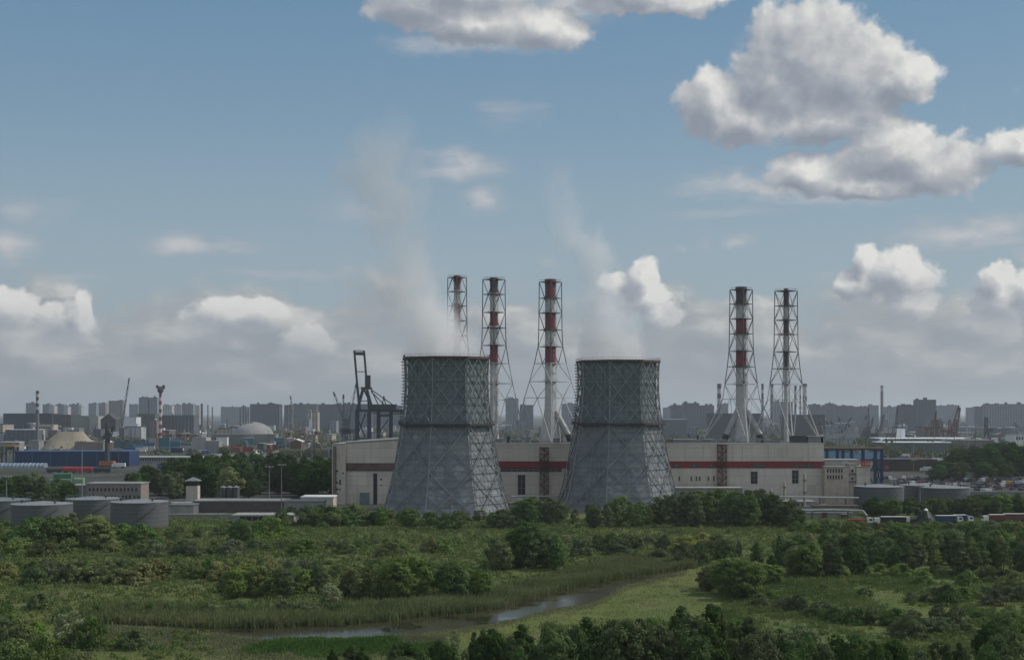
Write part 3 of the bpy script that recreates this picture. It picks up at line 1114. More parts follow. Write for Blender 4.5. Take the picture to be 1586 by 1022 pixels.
def trunk_mesh(h, rad, seed, limbs=5, multi=1):
    r = random.Random(seed)
    mb = MB()
    for k in range(multi):
        x = y = 0.0
        p = Vector((0, 0, 0))
        lean = Vector((r.uniform(-.1, .1), r.uniform(-.1, .1), 0)) * (3 if multi > 1 else 1)
        n = 6
        for i in range(n):
            q = p + Vector((r.uniform(-.02, .02) * h, r.uniform(-.02, .02) * h, h * 0.85 / n)) + lean * h / n
            mb.bar(p, q, rad * (1 - i / n * 0.85), 7, rad * (1 - (i + 1) / n * 0.85))
            if i >= 1 and limbs:
                for _ in range(max(1, limbs // 4)):
                    w = r.uniform(0, 2 * pi)
                    e = q + Vector((cos(w), sin(w), 0.8)) * h * 0.22 * (1 - i / n * 0.5)
                    mb.bar(q, e, rad * 0.35 * (1 - i / n * 0.5), 5, rad * 0.08)
            p = q
    me = bpy.data.meshes.new('trunk')
    me.from_pydata(mb.v, [], mb.f)
    me.materials.append(BARK)
    return me

PROTO = {}


def proto(kind, env, h, nclump, nleaf, leaf, cr, seed, trad, multi=1, base=0.08):
    PROTO[kind] = (crown_mesh('crown_' + kind, env, h, nclump, nleaf, leaf, cr, seed, base), trunk_mesh(h, trad, seed, 5, multi), h)

def dome(w, p=0.5):
    return lambda u: w * max(0.02, (1 - (2 * u - 1) ** 2)) ** p
def egg(w, pk=0.38):
    return lambda u: w * max(0.03, (u / pk) ** 0.6 if u < pk else (1 - ((u - pk) / (1 - pk)) ** 1.7)) ** 0.8

for k_ in range(3):
    proto('round%d' % k_, dome(3.9, 0.5), 10, 110, 62, 0.50, 1.05, 11 + k_, 0.22, 1, 0.02)
    proto('tall%d' % k_, egg(2.8, 0.3), 10, 105, 58, 0.45, 0.85, 31 + k_, 0.18, 1, 0.02)
    proto('spire%d' % k_, egg(1.75, 0.3), 10, 85, 52, 0.42, 0.7, 91 + k_, 0.16, 1, 0.03)
    proto('bush%d' % k_, lambda u: 3.3 * max(0.03, 1 - u ** 1.6) ** 0.6, 4.2, 64, 58, 0.36, 0.75, 51 + k_, 0.10, 4, 0.03)
    proto('loose%d' % k_, egg(2.6, 0.4), 10, 65, 48, 0.42, 0.80, 71 + k_, 0.14, 2, 0.03)
PLANTED = []
_mc = {}


def crown_in(kind, m):
    key = (kind, m.name)
    if key not in _mc:
        me = PROTO[kind][0].copy()
        me.materials.clear()
        me.materials.append(m)
        _mc[key] = me
    return _mc[key]


def plant(kind, m, px, pyb, hpx, wr=1.0, zone='', desc='', name='tree', cat='tree'):
    """px, pyb: where the stem meets the ground in the photograph; hpx: height there; wr: width factor"""
    Y = gy(pyb)
    kk = kind + str(rng.randrange(3))
    h = hpx / F * Y
    o = bpy.data.objects.new(name, None)
    COL.objects.link(o)
    o.location = (PX(px, Y), Y, 0)
    o.rotation_euler = (0, 0, rng.uniform(0, 6.28))
    s = h / PROTO[kk][2]
    w = s * wr
    o.scale = (w * rng.uniform(0.88, 1.12), w * rng.uniform(0.88, 1.12), s)
    c = bpy.data.objects.new('crown' if name.endswith('tree') else 'foliage', crown_in(kk, m))
    COL.objects.link(c)
    c.parent = o
    tr = bpy.data.objects.new('trunk' if name.endswith('tree') else 'stem', PROTO[kk][1])
    COL.objects.link(tr)
    tr.parent = o
    PLANTED.append((zone, desc, px, o, cat))
    return o


def finish_labels():
    """every tree and bush says where in its belt it stands, counted from the left of the photograph"""
    zones = {}
    for z, d, px, o, cat in PLANTED:
        zones.setdefault((z, d), []).append((px, o, cat))
    for (z, d), lst in zones.items():
        lst.sort(key=lambda q: q[0])
        for i, (px, o, cat) in enumerate(lst):
            lab = (d + ' ' + z) if len(lst) == 1 else f"{ordinal(i)} {d} from the left, {z}"
            tag(o, lab, cat, f"{cat}s {z}")


def interp(tab, x):
    for (x0, y0), (x1, y1) in zip(tab, tab[1:]):
        if x <= x1:
            return y0 + (y1 - y0) * max(0, min(1, (x - x0) / (x1 - x0)))
    return tab[-1][1]


def belt(zone, n, x0, x1, base, top, kinds, mats, descs, jb=4, jt=6, wr=(0.9, 1.3), name='tree', cat='tree', jx=0.9):
    """n plants spread along x0..x1; base/top are tables of picture rows"""
    for i in range(n):
        px = x0 + (x1 - x0) * (i + 0.5 + rng.uniform(-jx, jx)) / n
        b = interp(base, px) + rng.uniform(-jb, jb)
        h = b - (interp(top, px) + rng.uniform(-0.4 * jt, jt))
        j = rng.randrange(len(kinds))
        k = rng.randrange(len(mats))
        plant(kinds[j], mats[k], px, b, max(h, 5), rng.uniform(*wr), zone, descs[k], name, cat)

TD = {L_DEEP: 'deep green tree', L_TREE: 'mid green tree', L_DARK: 'dark green tree', L_PALE: 'silvery pale tree', L_BUSH: 'fresh green tree', L_OLIVE: 'olive green tree', L_SAGE: 'grey green tree'}
BD = {L_DEEP: 'deep green bush', L_TREE: 'mid green bush', L_DARK: 'dark green bush', L_PALE: 'silvery pale bush', L_BUSH: 'fresh green bush', L_OLIVE: 'olive green bush', L_SAGE: 'grey green bush'}
T = lambda *ms: (list(ms), [TD[m] for m in ms])
B = lambda *ms: (list(ms), [BD[m] for m in ms])
F_ = lambda v: [(0, v), (1586, v)]

# belt at the foot of the station
z = 'in the belt before the plant'
belt(z, 26, 440, 800, F_(812), [(440, 783), (540, 783), (620, 790), (700, 790), (790, 792)], ['round', 'bush'], *T(L_TREE, L_DARK), jb=8, wr=(0.9, 1.5))
belt(z, 10, 795, 880, F_(812), [(795, 775), (840, 768), (880, 782)], ['round', 'loose'], *T(L_TREE, L_DARK), jb=6)
belt(z, 16, 885, 1035, F_(812), [(885, 788), (930, 780), (970, 768), (1000, 785), (1035, 775)], ['round', 'loose'], *T(L_DARK, L_TREE), jb=6, wr=(0.9, 1.2))
belt(z, 24, 1030, 1235, F_(811), [(1030, 768), (1100, 757), (1180, 758), (1235, 782)], ['round', 'tall', 'loose'], *T(L_DARK, L_TREE), jb=7)
# by the grey tanks
z = 'in the thicket before the grey tanks'
belt(z, 30, -10, 445, [(0, 838), (200, 842), (445, 825)], [(0, 812), (90, 803), (130, 795), (180, 812), (260, 818), (445, 800)], ['round', 'loose', 'bush'], *T(L_TREE, L_BUSH, L_DARK), jb=10, wr=(1.0, 1.5))
plant('tall', L_BUSH, 112, 846, 50, 1.2, z, 'tall pale green tree', 'tree', 'tree')
plant('tall', L_BUSH, 138, 846, 48, 1.2, z, 'tall pale green tree', 'tree', 'tree')
plant('round', L_BUSH, 160, 850, 42, 1.1, z, 'tall pale green tree', 'tree', 'tree')
plant('round', L_PALE, 62, 832, 25, 1.2, z, 'small silvery tree', 'tree', 'tree')
# row on the far side of the creek
z = 'in the tree row behind the creek'
belt(z, 24, 350, 765, F_(922), [(350, 880), (400, 872), (440, 878), (520, 890), (600, 868), (660, 862), (720, 878), (765, 890)], ['round', 'round', 'tall'], *T(L_DARK, L_TREE, L_BUSH), jb=7, wr=(0.9, 1.3))
plant('round', L_PALE, 510, 938, 34, 1.2, z, 'silvery pale tree', 'tree', 'tree')
plant('round', L_PALE, 718, 926, 40, 0.9, z, 'silvery pale tree', 'tree', 'tree')
z = 'in the clump amid the meadow'
belt(z, 12, 770, 862, F_(876), [(770, 835), (815, 812), (862, 832)], ['round', 'tall'], *T(L_DARK, L_TREE), jb=8, wr=(0.9, 1.2))
# the wood on the right
z = 'in the wood beside the right meadow'
belt(z, 20, 1130, 1590, F_(858), [(1130, 838), (1210, 828), (1300, 822), (1400, 818), (1590, 815)], ['round', 'tall', 'spire', 'loose'], *T(L_TREE, L_BUSH, L_DARK, L_SAGE), jb=6)
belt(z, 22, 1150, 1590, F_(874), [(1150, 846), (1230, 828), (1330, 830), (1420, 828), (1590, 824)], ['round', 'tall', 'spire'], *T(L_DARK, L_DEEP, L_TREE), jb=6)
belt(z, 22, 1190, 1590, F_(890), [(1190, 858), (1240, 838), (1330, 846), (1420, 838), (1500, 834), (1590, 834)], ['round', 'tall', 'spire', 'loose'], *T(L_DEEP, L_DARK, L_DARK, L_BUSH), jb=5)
belt(z, 11, 1090, 1200, [(1090, 905), (1150, 922), (1200, 905)], [(1090, 880), (1130, 866), (1170, 872), (1200, 872)], ['round'], *T(L_TREE, L_BUSH), jb=8, wr=(0.9, 1.3))
z = 'on the rough grass at the right'
belt(z, 22, 1395, 1592, F_(975), F_(957), ['bush'], *B(L_DARK, L_TREE, L_BUSH, L_SAGE), jb=14, jt=6, wr=(0.9, 1.4), name='bush', cat='bush')
belt(z, 16, 1440, 1592, F_(925), F_(910), ['bush'], *B(L_DARK, L_TREE, L_SAGE), jb=14, jt=5, wr=(0.9, 1.4), name='bush', cat='bush')
belt(z, 16, 1160, 1330, [(1160, 932), (1330, 955)], [(1160, 918), (1330, 938)], ['bush'], *B(L_DARK, L_TREE, L_SAGE), jb=9, jt=6, wr=(0.9, 1.4), name='bush', cat='bush')
# foreground thicket, its cloud shade put into darker leaf colours
z = 'in the foreground thicket'
FT = [(470, 1012), (520, 1004), (600, 998), (700, 984), (800, 970), (880, 962), (950, 953), (1060, 945), (1130, 946), (1200, 962), (1245, 985), (1330, 978), (1400, 986), (1500, 986), (1560, 962), (1590, 955)]
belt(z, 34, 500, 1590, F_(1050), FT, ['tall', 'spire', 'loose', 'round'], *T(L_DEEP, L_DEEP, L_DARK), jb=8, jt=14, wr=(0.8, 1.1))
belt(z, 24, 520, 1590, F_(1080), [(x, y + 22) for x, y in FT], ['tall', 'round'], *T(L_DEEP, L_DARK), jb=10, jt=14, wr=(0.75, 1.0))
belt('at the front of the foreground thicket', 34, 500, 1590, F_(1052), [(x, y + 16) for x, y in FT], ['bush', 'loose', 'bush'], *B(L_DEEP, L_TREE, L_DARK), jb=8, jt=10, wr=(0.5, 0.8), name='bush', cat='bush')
plant('round', L_PALE, 1243, 1040, 72, 1.0, z, 'silvery pale tree', 'tree', 'tree')
plant('loose', L_PALE, 705, 1010, 38, 1.0, z, 'thin flowering tree', 'tree', 'tree')
# far belts
z = 'in the wood left of the hall'
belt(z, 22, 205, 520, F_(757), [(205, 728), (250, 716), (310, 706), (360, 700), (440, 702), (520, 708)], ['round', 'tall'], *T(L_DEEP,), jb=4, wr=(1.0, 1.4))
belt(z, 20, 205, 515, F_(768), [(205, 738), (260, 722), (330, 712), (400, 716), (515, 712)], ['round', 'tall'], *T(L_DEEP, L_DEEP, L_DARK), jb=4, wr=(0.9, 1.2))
plant('round', L_BUSH, 356, 775, 50, 1.0, z, 'pale willow tree', 'tree', 'tree')
plant('round', L_DARK, 270, 772, 40, 1.2, z, 'pale willow tree', 'tree', 'tree')
z = 'in the trees behind the left tanks'
belt(z, 14, -5, 108, F_(782), [(0, 738), (50, 735), (108, 748)], ['round', 'tall'], *T(L_DEEP, L_DARK), jb=7, wr=(0.9, 1.2))
z = 'in the wood behind the car yard'
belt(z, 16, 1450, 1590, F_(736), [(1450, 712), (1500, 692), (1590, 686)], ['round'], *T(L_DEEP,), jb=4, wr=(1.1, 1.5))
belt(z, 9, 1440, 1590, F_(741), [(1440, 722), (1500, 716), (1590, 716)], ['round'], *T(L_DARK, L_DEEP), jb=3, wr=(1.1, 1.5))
z = 'between the tanks and lorries'
belt(z, 32, 1342, 1590, F_(797), [(1345, 772), (1400, 770), (1450, 774), (1500, 768), (1590, 766)], ['round', 'tall'], *T(L_TREE, L_DEEP, L_DARK), jb=4, wr=(1.1, 1.6))

# bushes
bu = dict(name='bush', cat='bush')
z = 'on the meadow left of the towers'
belt(z, 70, -10, 650, F_(850), F_(836), ['bush'], *B(L_BUSH, L_TREE, L_OLIVE, L_SAGE), jb=13, jt=6, wr=(0.9, 1.3), **bu)
belt(z, 84, -10, 620, F_(885), F_(869), ['bush'], *B(L_BUSH, L_TREE, L_OLIVE, L_DARK, L_SAGE), jb=20, jt=8, wr=(0.8, 1.2), **bu)
z = 'on the meadow before the right tower'
belt(z, 40, 640, 1130, F_(842), F_(829), ['bush'], *B(L_BUSH, L_TREE, L_OLIVE, L_SAGE), jb=18, jt=6, wr=(0.9, 1.3), **bu)
for px, b, h, w in ((928, 852, 24, 0.95), (950, 853, 26, 0.9), (1058, 876, 34, 0.8), (1084, 872, 30, 0.9), (1122, 866, 28, 0.9), (1020, 868, 16, 1.2), (985, 866, 14, 1.3)):
    plant('bush', L_DARK, px, b, h, w, z, 'rounded dark bush', **bu)
z = 'before the parked lorries'
belt(z, 34, 1225, 1592, F_(822), F_(808), ['bush'], *B(L_BUSH, L_TREE, L_DARK), jb=4, jt=3, wr=(1.0, 1.5), **bu)
z = 'along the far bank of the creek'
belt(z, 20, 130, 560, [(130, 952), (560, 948)], [(130, 936), (330, 932), (560, 934)], ['bush'], *B(L_TREE, L_DARK), jb=5, jt=5, wr=(1.0, 1.5), **bu)
z = 'in the lower left corner'
for px, b, h, w, m in ((60, 943, 25, 1.1, L_DARK), (112, 1000, 50, 0.85, L_PALE), (138, 1004, 50, 0.75, L_TREE), (30, 1010, 42, 1.0, L_TREE), (205, 1005, 30, 1.1, L_DARK), (72, 1020, 36, 1.0, L_BUSH), (8, 966, 30, 1.0, L_TREE), (20, 1050, 55, 1.0, L_TREE), (95, 962, 18, 1.3, L_DARK), (150, 956, 16, 1.4, L_DARK), (300, 1046, 26, 1.0, L_TREE), (120, 1050, 40, 1.0, L_TREE), (-5, 1000, 50, 0.9, L_DARK), (55, 985, 22, 1.2, L_BUSH)):
    plant('bush', m, px, b, h, w, z, BD[m], **bu)
z = 'on the grass below the right wood'
for px, b, h, w, m in ((1237, 947, 27, 0.8, L_DARK), (1195, 930, 14, 1.3, L_TREE), (1340, 923, 13, 1.4, L_DARK), (1276, 915, 11, 1.0, L_TREE), (1411, 932, 15, 0.9, L_DARK), (1466, 936, 30, 1.0, L_DARK), (1545, 920, 15, 0.9, L_DARK), (1290, 962, 24, 1.2, L_DARK), (1325, 966, 26, 1.1, L_DARK), (1352, 966, 24, 1.2, L_DARK), (1385, 968, 26, 1.1, L_TREE), (1415, 970, 26, 1.0, L_TREE), (1452, 970, 32, 0.8, L_DARK), (1482, 971, 30, 0.8, L_DARK), (1262, 955, 18, 1.4, L_TREE), (1515, 962, 18, 1.2, L_TREE), (1500, 906, 22, 1.1, L_TREE), (1530, 900, 24, 1.1, L_TREE), (1430, 905, 20, 1.2, L_TREE), (1570, 906, 22, 1.2, L_BUSH), (1565, 975, 26, 1.1, L_TREE), (1360, 893, 20, 1.4, L_BUSH), (1395, 893, 20, 1.4, L_BUSH), (1300, 893, 18, 1.4, L_BUSH)):
    plant('bush', m, px, b, h, w, z, BD[m], **bu)
finish_labels()

# ------------------------------------------------------------------ creek, reeds, meadow growth
FAR_BANK = [(180, 966), (250, 968), (330, 972), (400, 973), (520, 968), (600, 962), (640, 957), (730, 948), (790, 938), (860, 917), (930, 901), (1000, 890), (1062, 880)]
NEAR_BANK = [(1066, 882), (1010, 896), (965, 908), (945, 922), (915, 934), (850, 943), (805, 957), (760, 966), (700, 975), (640, 983), (560, 988), (470, 990), (400, 990), (330, 980), (250, 972), (180, 969)]


def gpt(px, py):
    Y = gy(py)
    return (PX(px, Y), Y)


def mat_water():
    m = bpy.data.materials.new('creek_water')
    m.use_nodes = True
    t = NT(m.node_tree)
    b = t.n['Principled BSDF']
    tc = t.new('ShaderNodeTexCoord')
    o = tc.outputs['Object']
    n = t.noise(o, 1 / 9.0, 4, 0.6)
    clear = t.maprange(n, 0.53, 0.60)
    b.inputs['IOR'].default_value = 1.33
    c = t.mix(clear, (0.040, 0.038, 0.020), (0.015, 0.016, 0.012))
    t.l.new(c, b.inputs['Base Color'])
    t.l.new(t.maprange(clear, 0, 1, 0.16, 0.03), b.inputs['Roughness'])
    t.l.new(t.maprange(clear, 0, 1, 0.16, 0.6), b.inputs['Specular IOR Level'])
    bn = t.new('ShaderNodeBump')
    bn.inputs['Strength'].default_value = 0.08
    bn.inputs['Distance'].default_value = 0.05
    t.l.new(t.noise(o, 2.5, 3), bn.inputs['Height'])
    t.l.new(bn.outputs[0], b.inputs['Normal'])
    return m

wp = [gpt(*p) for p in FAR_BANK] + [gpt(*p) for p in NEAR_BANK]
wm = bpy.data.meshes.new('creek_water')
wm.from_pydata([(x, y, 0.03) for x, y in wp], [], [tuple(range(len(wp) - 1, -1, -1))])
wm.materials.append(mat_water())
wo = bpy.data.objects.new('creek_water', wm)
COL.objects.link(wo)
tag(wo, kind='structure')


def in_poly(x, y, poly):
    ins = np.zeros(len(x), bool)
    j = len(poly) - 1
    for i in range(len(poly)):
        xi, yi = poly[i]
        xj, yj = poly[j]
        c = ((yi > y) != (yj > y)) & (x < (xj - xi) * (y - yi) / (yj - yi + 1e-12) + xi)
        ins ^= c
        j = i
    return ins


def scatter(name, n, keep, height, blades, width, m, seed, lean=0.25, spread=0.5):
    """tufts of upright blades over the flats where keep(px,py) holds"""
    r = np.random.default_rng(seed)
    xs, ys = [], []
    got = 0
    while got < n:
        Y = np.sqrt(r.uniform(205.0 ** 2, 600.0 ** 2, 40000))
        X = r.uniform(-0.40, 0.40, 40000) * Y
        px = X / Y * F + 793
        py = HZ + H * F / Y
        ok = keep(px, py, r) & ~in_poly(X, Y, wp)
        xs.append(X[ok])
        ys.append(Y[ok])
        got += int(ok.sum())
    X = np.concatenate(xs)[:n]
    Y = np.concatenate(ys)[:n]
    h = height(X, Y, r)
    k = blades
    bx = np.repeat(X, k) + r.normal(size=n * k) * spread
    by = np.repeat(Y, k) + r.normal(size=n * k) * spread
    bh = np.repeat(h, k) * r.uniform(0.6, 1.15, n * k)
    w = r.uniform(0, 2 * pi, n * k)
    wd = width * r.uniform(0.6, 1.4, n * k) * 0.5
    dx, dy = np.cos(w) * wd, np.sin(w) * wd
    lx, ly = r.normal(size=n * k) * lean * bh, r.normal(size=n * k) * lean * bh
    q = np.empty((n * k, 4, 3))
    q[:, 0] = np.stack([bx - dx, by - dy, np.zeros(n * k)], 1)
    q[:, 1] = np.stack([bx + dx, by + dy, np.zeros(n * k)], 1)
    q[:, 2] = np.stack([bx + lx + dx * 0.7, by + ly + dy * 0.7, bh * 0.8], 1)
    q[:, 3] = np.stack([bx + lx * 1.4 - dx * 0.3, by + ly * 1.4 - dy * 0.3, bh], 1)
    N = n * k
    me = bpy.data.meshes.new(name)
    me.vertices.add(N * 4)
    me.vertices.foreach_set('co', q.reshape(-1))
    me.loops.add(N * 4)
    me.loops.foreach_set('vertex_index', np.arange(N * 4))
    me.polygons.add(N)
    me.polygons.foreach_set('loop_start', np.arange(N) * 4)
    me.polygons.foreach_set('loop_total', np.full(N, 4))
    me.update(calc_edges=True)
    me.materials.append(m)
    o = bpy.data.objects.new(name, me)
    COL.objects.link(o)
    return tag(o, kind='stuff')

fb_x, fb_y = zip(*FAR_BANK)
nb = NEAR_BANK[::-1]
nb_x, nb_y = zip(*nb)
M_REED = mat_leaf('reeds', (0.085, 0.115, 0.048), (0.130, 0.158, 0.066), (0.185, 0.20, 0.098), 0.08, 0.0)
M_GRASS = mat_leaf('meadow_grass', (0.075, 0.115, 0.036), (0.115, 0.155, 0.044), (0.165, 0.18, 0.062), 0.06, 0.0)
M_WEED = mat_leaf('tall_weeds', (0.060, 0.098, 0.036), (0.105, 0.145, 0.050), (0.175, 0.188, 0.078), 0.07, 0.0)
M_LUSH = mat_leaf('lush_sedge', (0.048, 0.098, 0.028), (0.070, 0.130, 0.036), (0.105, 0.165, 0.048), 0.1, 0.0)


def k_reed(px, py, r):
    far = np.interp(px, fb_x, fb_y) - py
    j = r.uniform(0, 1, len(px))
    return (px > 130) & (px < 1075) & (far > -0.3) & (far < 7 + 24 * j * j)


def k_low(px, py, r):
    near = py - np.interp(px, nb_x, nb_y)
    j = r.uniform(0, 1, len(px))
    return (px > 90) & (px < 1060) & (near > 0.3) & (near < np.where(px < 690, 5 + 40 * j, 3 + 6 * j * j))


def k_weed(px, py, r):
    return (py > 803) & (py < np.interp(px, fb_x, fb_y, left=1000, right=900) - 22) & (r.uniform(0, 1, len(px)) < 0.9)


def k_grass(px, py, r):
    return (py > 815)


def k_lush(px, py, r):
    q = ((px - 520) / 150) ** 2 + ((py - 1002) / 15) ** 2
    return q < 0.75 + 0.35 * np.sin(px * .05 + py * .2) + r.normal(size=len(px)) * .12

M_LOW = mat_leaf('low_sedge', (0.105, 0.135, 0.060), (0.150, 0.178, 0.078), (0.20, 0.215, 0.105), 0.08, 0.0)
M_UNDER = mat_leaf('undergrowth', (0.055, 0.092, 0.034), (0.125, 0.165, 0.058), (0.215, 0.235, 0.10), 0.055, 0.0)
scatter('reeds', 15000, k_reed, lambda X, Y, r: r.uniform(1.1, 2.1, len(X)) * (1.0 + 0.3 * np.sin(X * .16 + Y * .09) * np.sin(X * .061 - Y * .13)), 7, 0.20, M_REED, 3, 0.10, 0.45)
scatter('low_sedge', 9000, k_low, lambda X, Y, r: r.uniform(0.15, 0.45, len(X)) * np.where(X / Y > -0.045, 0.55, 1.0), 6, 0.16, M_LOW, 8, 0.3, 0.5)
scatter('tall_weeds', 12000, k_weed, lambda X, Y, r: r.uniform(0.4, 1.2, len(X)), 7, 0.30, M_WEED, 4, 0.4, 0.6)
scatter('meadow_grass', 30000, k_grass, lambda X, Y, r: r.uniform(0.12, 0.38, len(X)), 6, 0.14, M_GRASS, 5, 0.5, 0.8)
scatter('sedge', 3000, k_lush, lambda X, Y, r: r.uniform(0.4, 0.8, len(X)), 7, 0.2, M_LUSH, 6, 0.25, 0.5)


def mounds(name, n, keep, rad, m, seed, leaf=0.42, k=46):
    """low leafy hummocks of bramble, nettle and willow scrub that cover the flats"""
    r = np.random.default_rng(seed)
    cs, ns, ss = [], [], []
    got = 0
    while got < n:
        Y = sqrt(r.uniform(205.0 ** 2, 600.0 ** 2))
        X = r.uniform(-0.40, 0.40) * Y
        px, py = np.array([X / Y * F + 793]), np.array([HZ + H * F / Y])
        if not keep(px, py, r)[0] or in_poly(np.array([X]), np.array([Y]), wp)[0]:
            continue
        q = rad(r)
        d = r.normal(size=(k, 3))
        d[:, 2] = np.abs(d[:, 2])
        d /= np.linalg.norm(d, axis=1, keepdims=True)
        e = np.array([q * r.uniform(.8, 1.5), q * r.uniform(.8, 1.5), q * r.uniform(.6, 1.0)])
        cs.append(np.array([X, Y, 0.05]) + d * e * r.uniform(.55, 1.05, (k, 1)))
        ns.append(d + r.normal(size=(k, 3)) * .5)
        ss.append(leaf * r.uniform(.6, 1.5, k) * (0.6 + 0.4 * q))
        got += 1
    me = quads_mesh(name, np.concatenate(cs), np.concatenate(ns), np.concatenate(ss), seed)
    me.materials.append(m)
    o = bpy.data.objects.new(name, me)
    COL.objects.link(o)
    return tag(o, kind='stuff')


def k_scrub(px, py, r):
    edge = np.interp(px, fb_x, fb_y, left=985, right=878) - 30
    patch = np.sin(px * .021 + py * .05) + np.sin(px * .047 - py * .09 + 1.3)
    return (py > 806) & (py < edge) & (patch + r.normal(size=len(px)) * .8 > -0.5)


def k_edge(px, py, r):
    return ((px > 1150) & (py > 884) & (py < 1010) & (np.sin(px * .03 + py * .11) + np.sin(py * .23 - px * .017) + r.normal(size=len(px)) * .5 > .55)) | ((px < 330) & (py > 975))

mounds('undergrowth', 2600, k_scrub, lambda r: r.uniform(.6, 1.7), M_UNDER, 15)


def k_rough(px, py, r):
    return (px > 840) & ((px > 1115) | (py > 962)) & (py > 884) & (py < 1015) & (np.sin(px * .011 + py * .035) + np.sin(px * .043 - py * .12) + r.normal(size=len(px)) * .6 > .1)

scatter('rough_tussocks', 9000, k_rough, lambda X, Y, r: r.uniform(0.35, 0.95, len(X)), 8, 0.16, M_WEED, 18, 0.35, 0.35)
mounds('low_scrub', 800, k_edge, lambda r: r.uniform(.5, 1.2), M_UNDER, 16)

# ------------------------------------------------------------------ works, port and town round the station
def bld(name, label, cat, px0, px1, ytop, Y, depth, m, roof=ROOFD, wins=(), group=None, ybase=None, over=0.3, rt=0.5, gable=0.0):
    """a building whose front stands at distance Y between picture columns px0..px1, ytop its eaves"""
    x0, x1 = PX(px0, Y), PX(px1, Y)
    c = (x0 + x1) / 2
    hw = (x1 - x0) / 2
    h = PZ(ytop, Y)
    t = thing(name, label, cat, (c, Y, 0), 0, group)
    if gable:
        MB().prism([(-hw, 0), (hw, 0), (hw, h), (0, h + gable), (-hw, h)], 0, depth).build('wall', m, t)
        r = MB()
        r.prism([(-hw - over, h - over * gable / hw + 0.02), (0, h + gable + 0.02), (hw + over, h - over * gable / hw + 0.02), (hw + over, h + rt - over * gable / hw), (0, h + gable + rt), (-hw - over, h + rt - over * gable / hw)], -over, depth + over)
        r.build('roof', roof, t)
    else:
        MB().box(-hw, hw, 0, depth, 0, h - rt).build('wall', m, t)
        MB().box(-hw - over, hw + over, -over, depth + over, h - rt + 0.004, h).build('roof', roof, t)
    for (a, b, y0, y1, n, gap) in wins:
        z0, z1 = PZ(y1, Y), PZ(y0, Y)
        xa, xb = PX(a, Y) - c, PX(b, Y) - c
        w = (xb - xa) / n
        for i in range(n):
            u = xa + w * i
            o = MB().box(u + w * gap / 2, u + w * (1 - gap / 2), -0.05, 0.1, z0, z1).build('window', GLASS, t)
            if n <= 14 and Y < 900:
                MB().box(u + w * gap / 2 - 0.1, u + w * (1 - gap / 2) + 0.1, -0.16, -0.003, z0 - 0.22, z0 - 0.02).build('sill', CONC, o)
    return t


# ---- storage tanks
def tank(label, px, yb, dpx, ytop, group='grey storage tanks', m=TANKM, vent=True):
    Y = gy(yb)
    r = dpx / 2 / F * Y
    Yc = Y + r
    h = PZ(ytop, Y)
    t = thing('storage_tank', label, 'storage tank', (PX(px, Y) * Yc / Y, Yc, 0), 0, group)
    MB().lathe([(r, 0), (r, h)], 48, 0, 0, 0, True, True).build('shell', m, t, True)
    ro = MB().lathe([(r + 0.12, h + 0.01), (r + 0.12, h + 0.14), (r * 0.5, h + r * 0.055), (0.6, h + r * 0.10)], 48, 0, 0, 0, True, True).build('roof', TANKR, t, True)
    g = MB()
    for k in range(1, int(h / 1.8) + 1):
        z = h * k / (int(h / 1.8) + 1)
        g.lathe([(r + 0.005, z - 0.03), (r + 0.035, z - 0.03), (r + 0.035, z + 0.03), (r + 0.005, z + 0.03)], 48, 0, 0, 0, False, False)
    g.build('seam', GREYW, t)
    g = MB()
    for i in range(48):
        w0, w1 = 2 * pi * i / 48, 2 * pi * (i + 1) / 48
        a, b = Vector((cos(w0) * r, sin(w0) * r, h + 1.1)), Vector((cos(w1) * r, sin(w1) * r, h + 1.1))
        g.bar(a, b, 0.035)
        if i % 2 == 0:
            g.bar(a - Vector((0, 0, 1.1)), a, 0.035)
    g.build('railing', STEEL, t)
    g = MB()
    n = 22
    a0 = -1.9
    for i in range(n):
        w0, w1 = a0 + 1.3 * i / n, a0 + 1.3 * (i + 1) / n
        for rr, dz in ((r + 0.15, 0), (r + 0.95, 0), (r + 0.95, 1.0)):
            g.bar((cos(w0) * rr, sin(w0) * rr, h * i / n + dz), (cos(w1) * rr, sin(w1) * rr, h * (i + 1) / n + dz), 0.05)
        g.bar((cos(w0) * (r + 0.1), sin(w0) * (r + 0.1), h * i / n), (cos(w0) * (r + 0.95), sin(w0) * (r + 0.95), h * i / n), 0.09)
    g.build('stair', STEEL, t)
    if vent:
        for q, (vx, vy) in enumerate(((0, 0), (r * 0.55, -r * 0.35), (-r * 0.6, -r * 0.2))):
            zz = h + r * 0.10 * (1 - hypot(vx, vy) / r)
            MB().lathe([(0.35, zz - 0.2), (0.35, zz + 0.8), (0.6, zz + 0.8), (0.6, zz + 1.1), (0.1, zz + 1.3)], 10, vx, vy).build('vent', STEEL_D, ro)
    return t

tank('wide grey tank cut off by the left edge of the view', 2, 806, 88, 776.5)
tank('wide grey storage tank second from the left, before the green tarpaulin trailers', 65, 817, 94, 783)
tank('grey tank standing behind and between two wide front tanks, below the office block', 145, 806, 86, 774.5)
tank('wide grey storage tank with pale lid, rightmost of the left tank group', 216, 819, 89, 779.5)
tank('tall grey tank with pale lid and pipe, left of the right tank group', 1361, 788, 77, 755)
tank('pale lidded tank behind the other two in the right tank group', 1424, 781, 62, 752.5)
tank('wide low grey tank, right of the right tank group', 1462, 785, 79, 756.5)
tank('small grey green tank before the beige office annexe', 1277, 775, 29, 749, 'small tanks by the turbine hall', mat('grey_green_tank', (0.20, 0.23, 0.225), 0.6, 0.12, 0.2, 0.3), False)
tank('small grey green tank against the right end of the turbine hall', 1234, 778, 25, 751, 'small tanks by the turbine hall', MATS['grey_green_tank'], False)
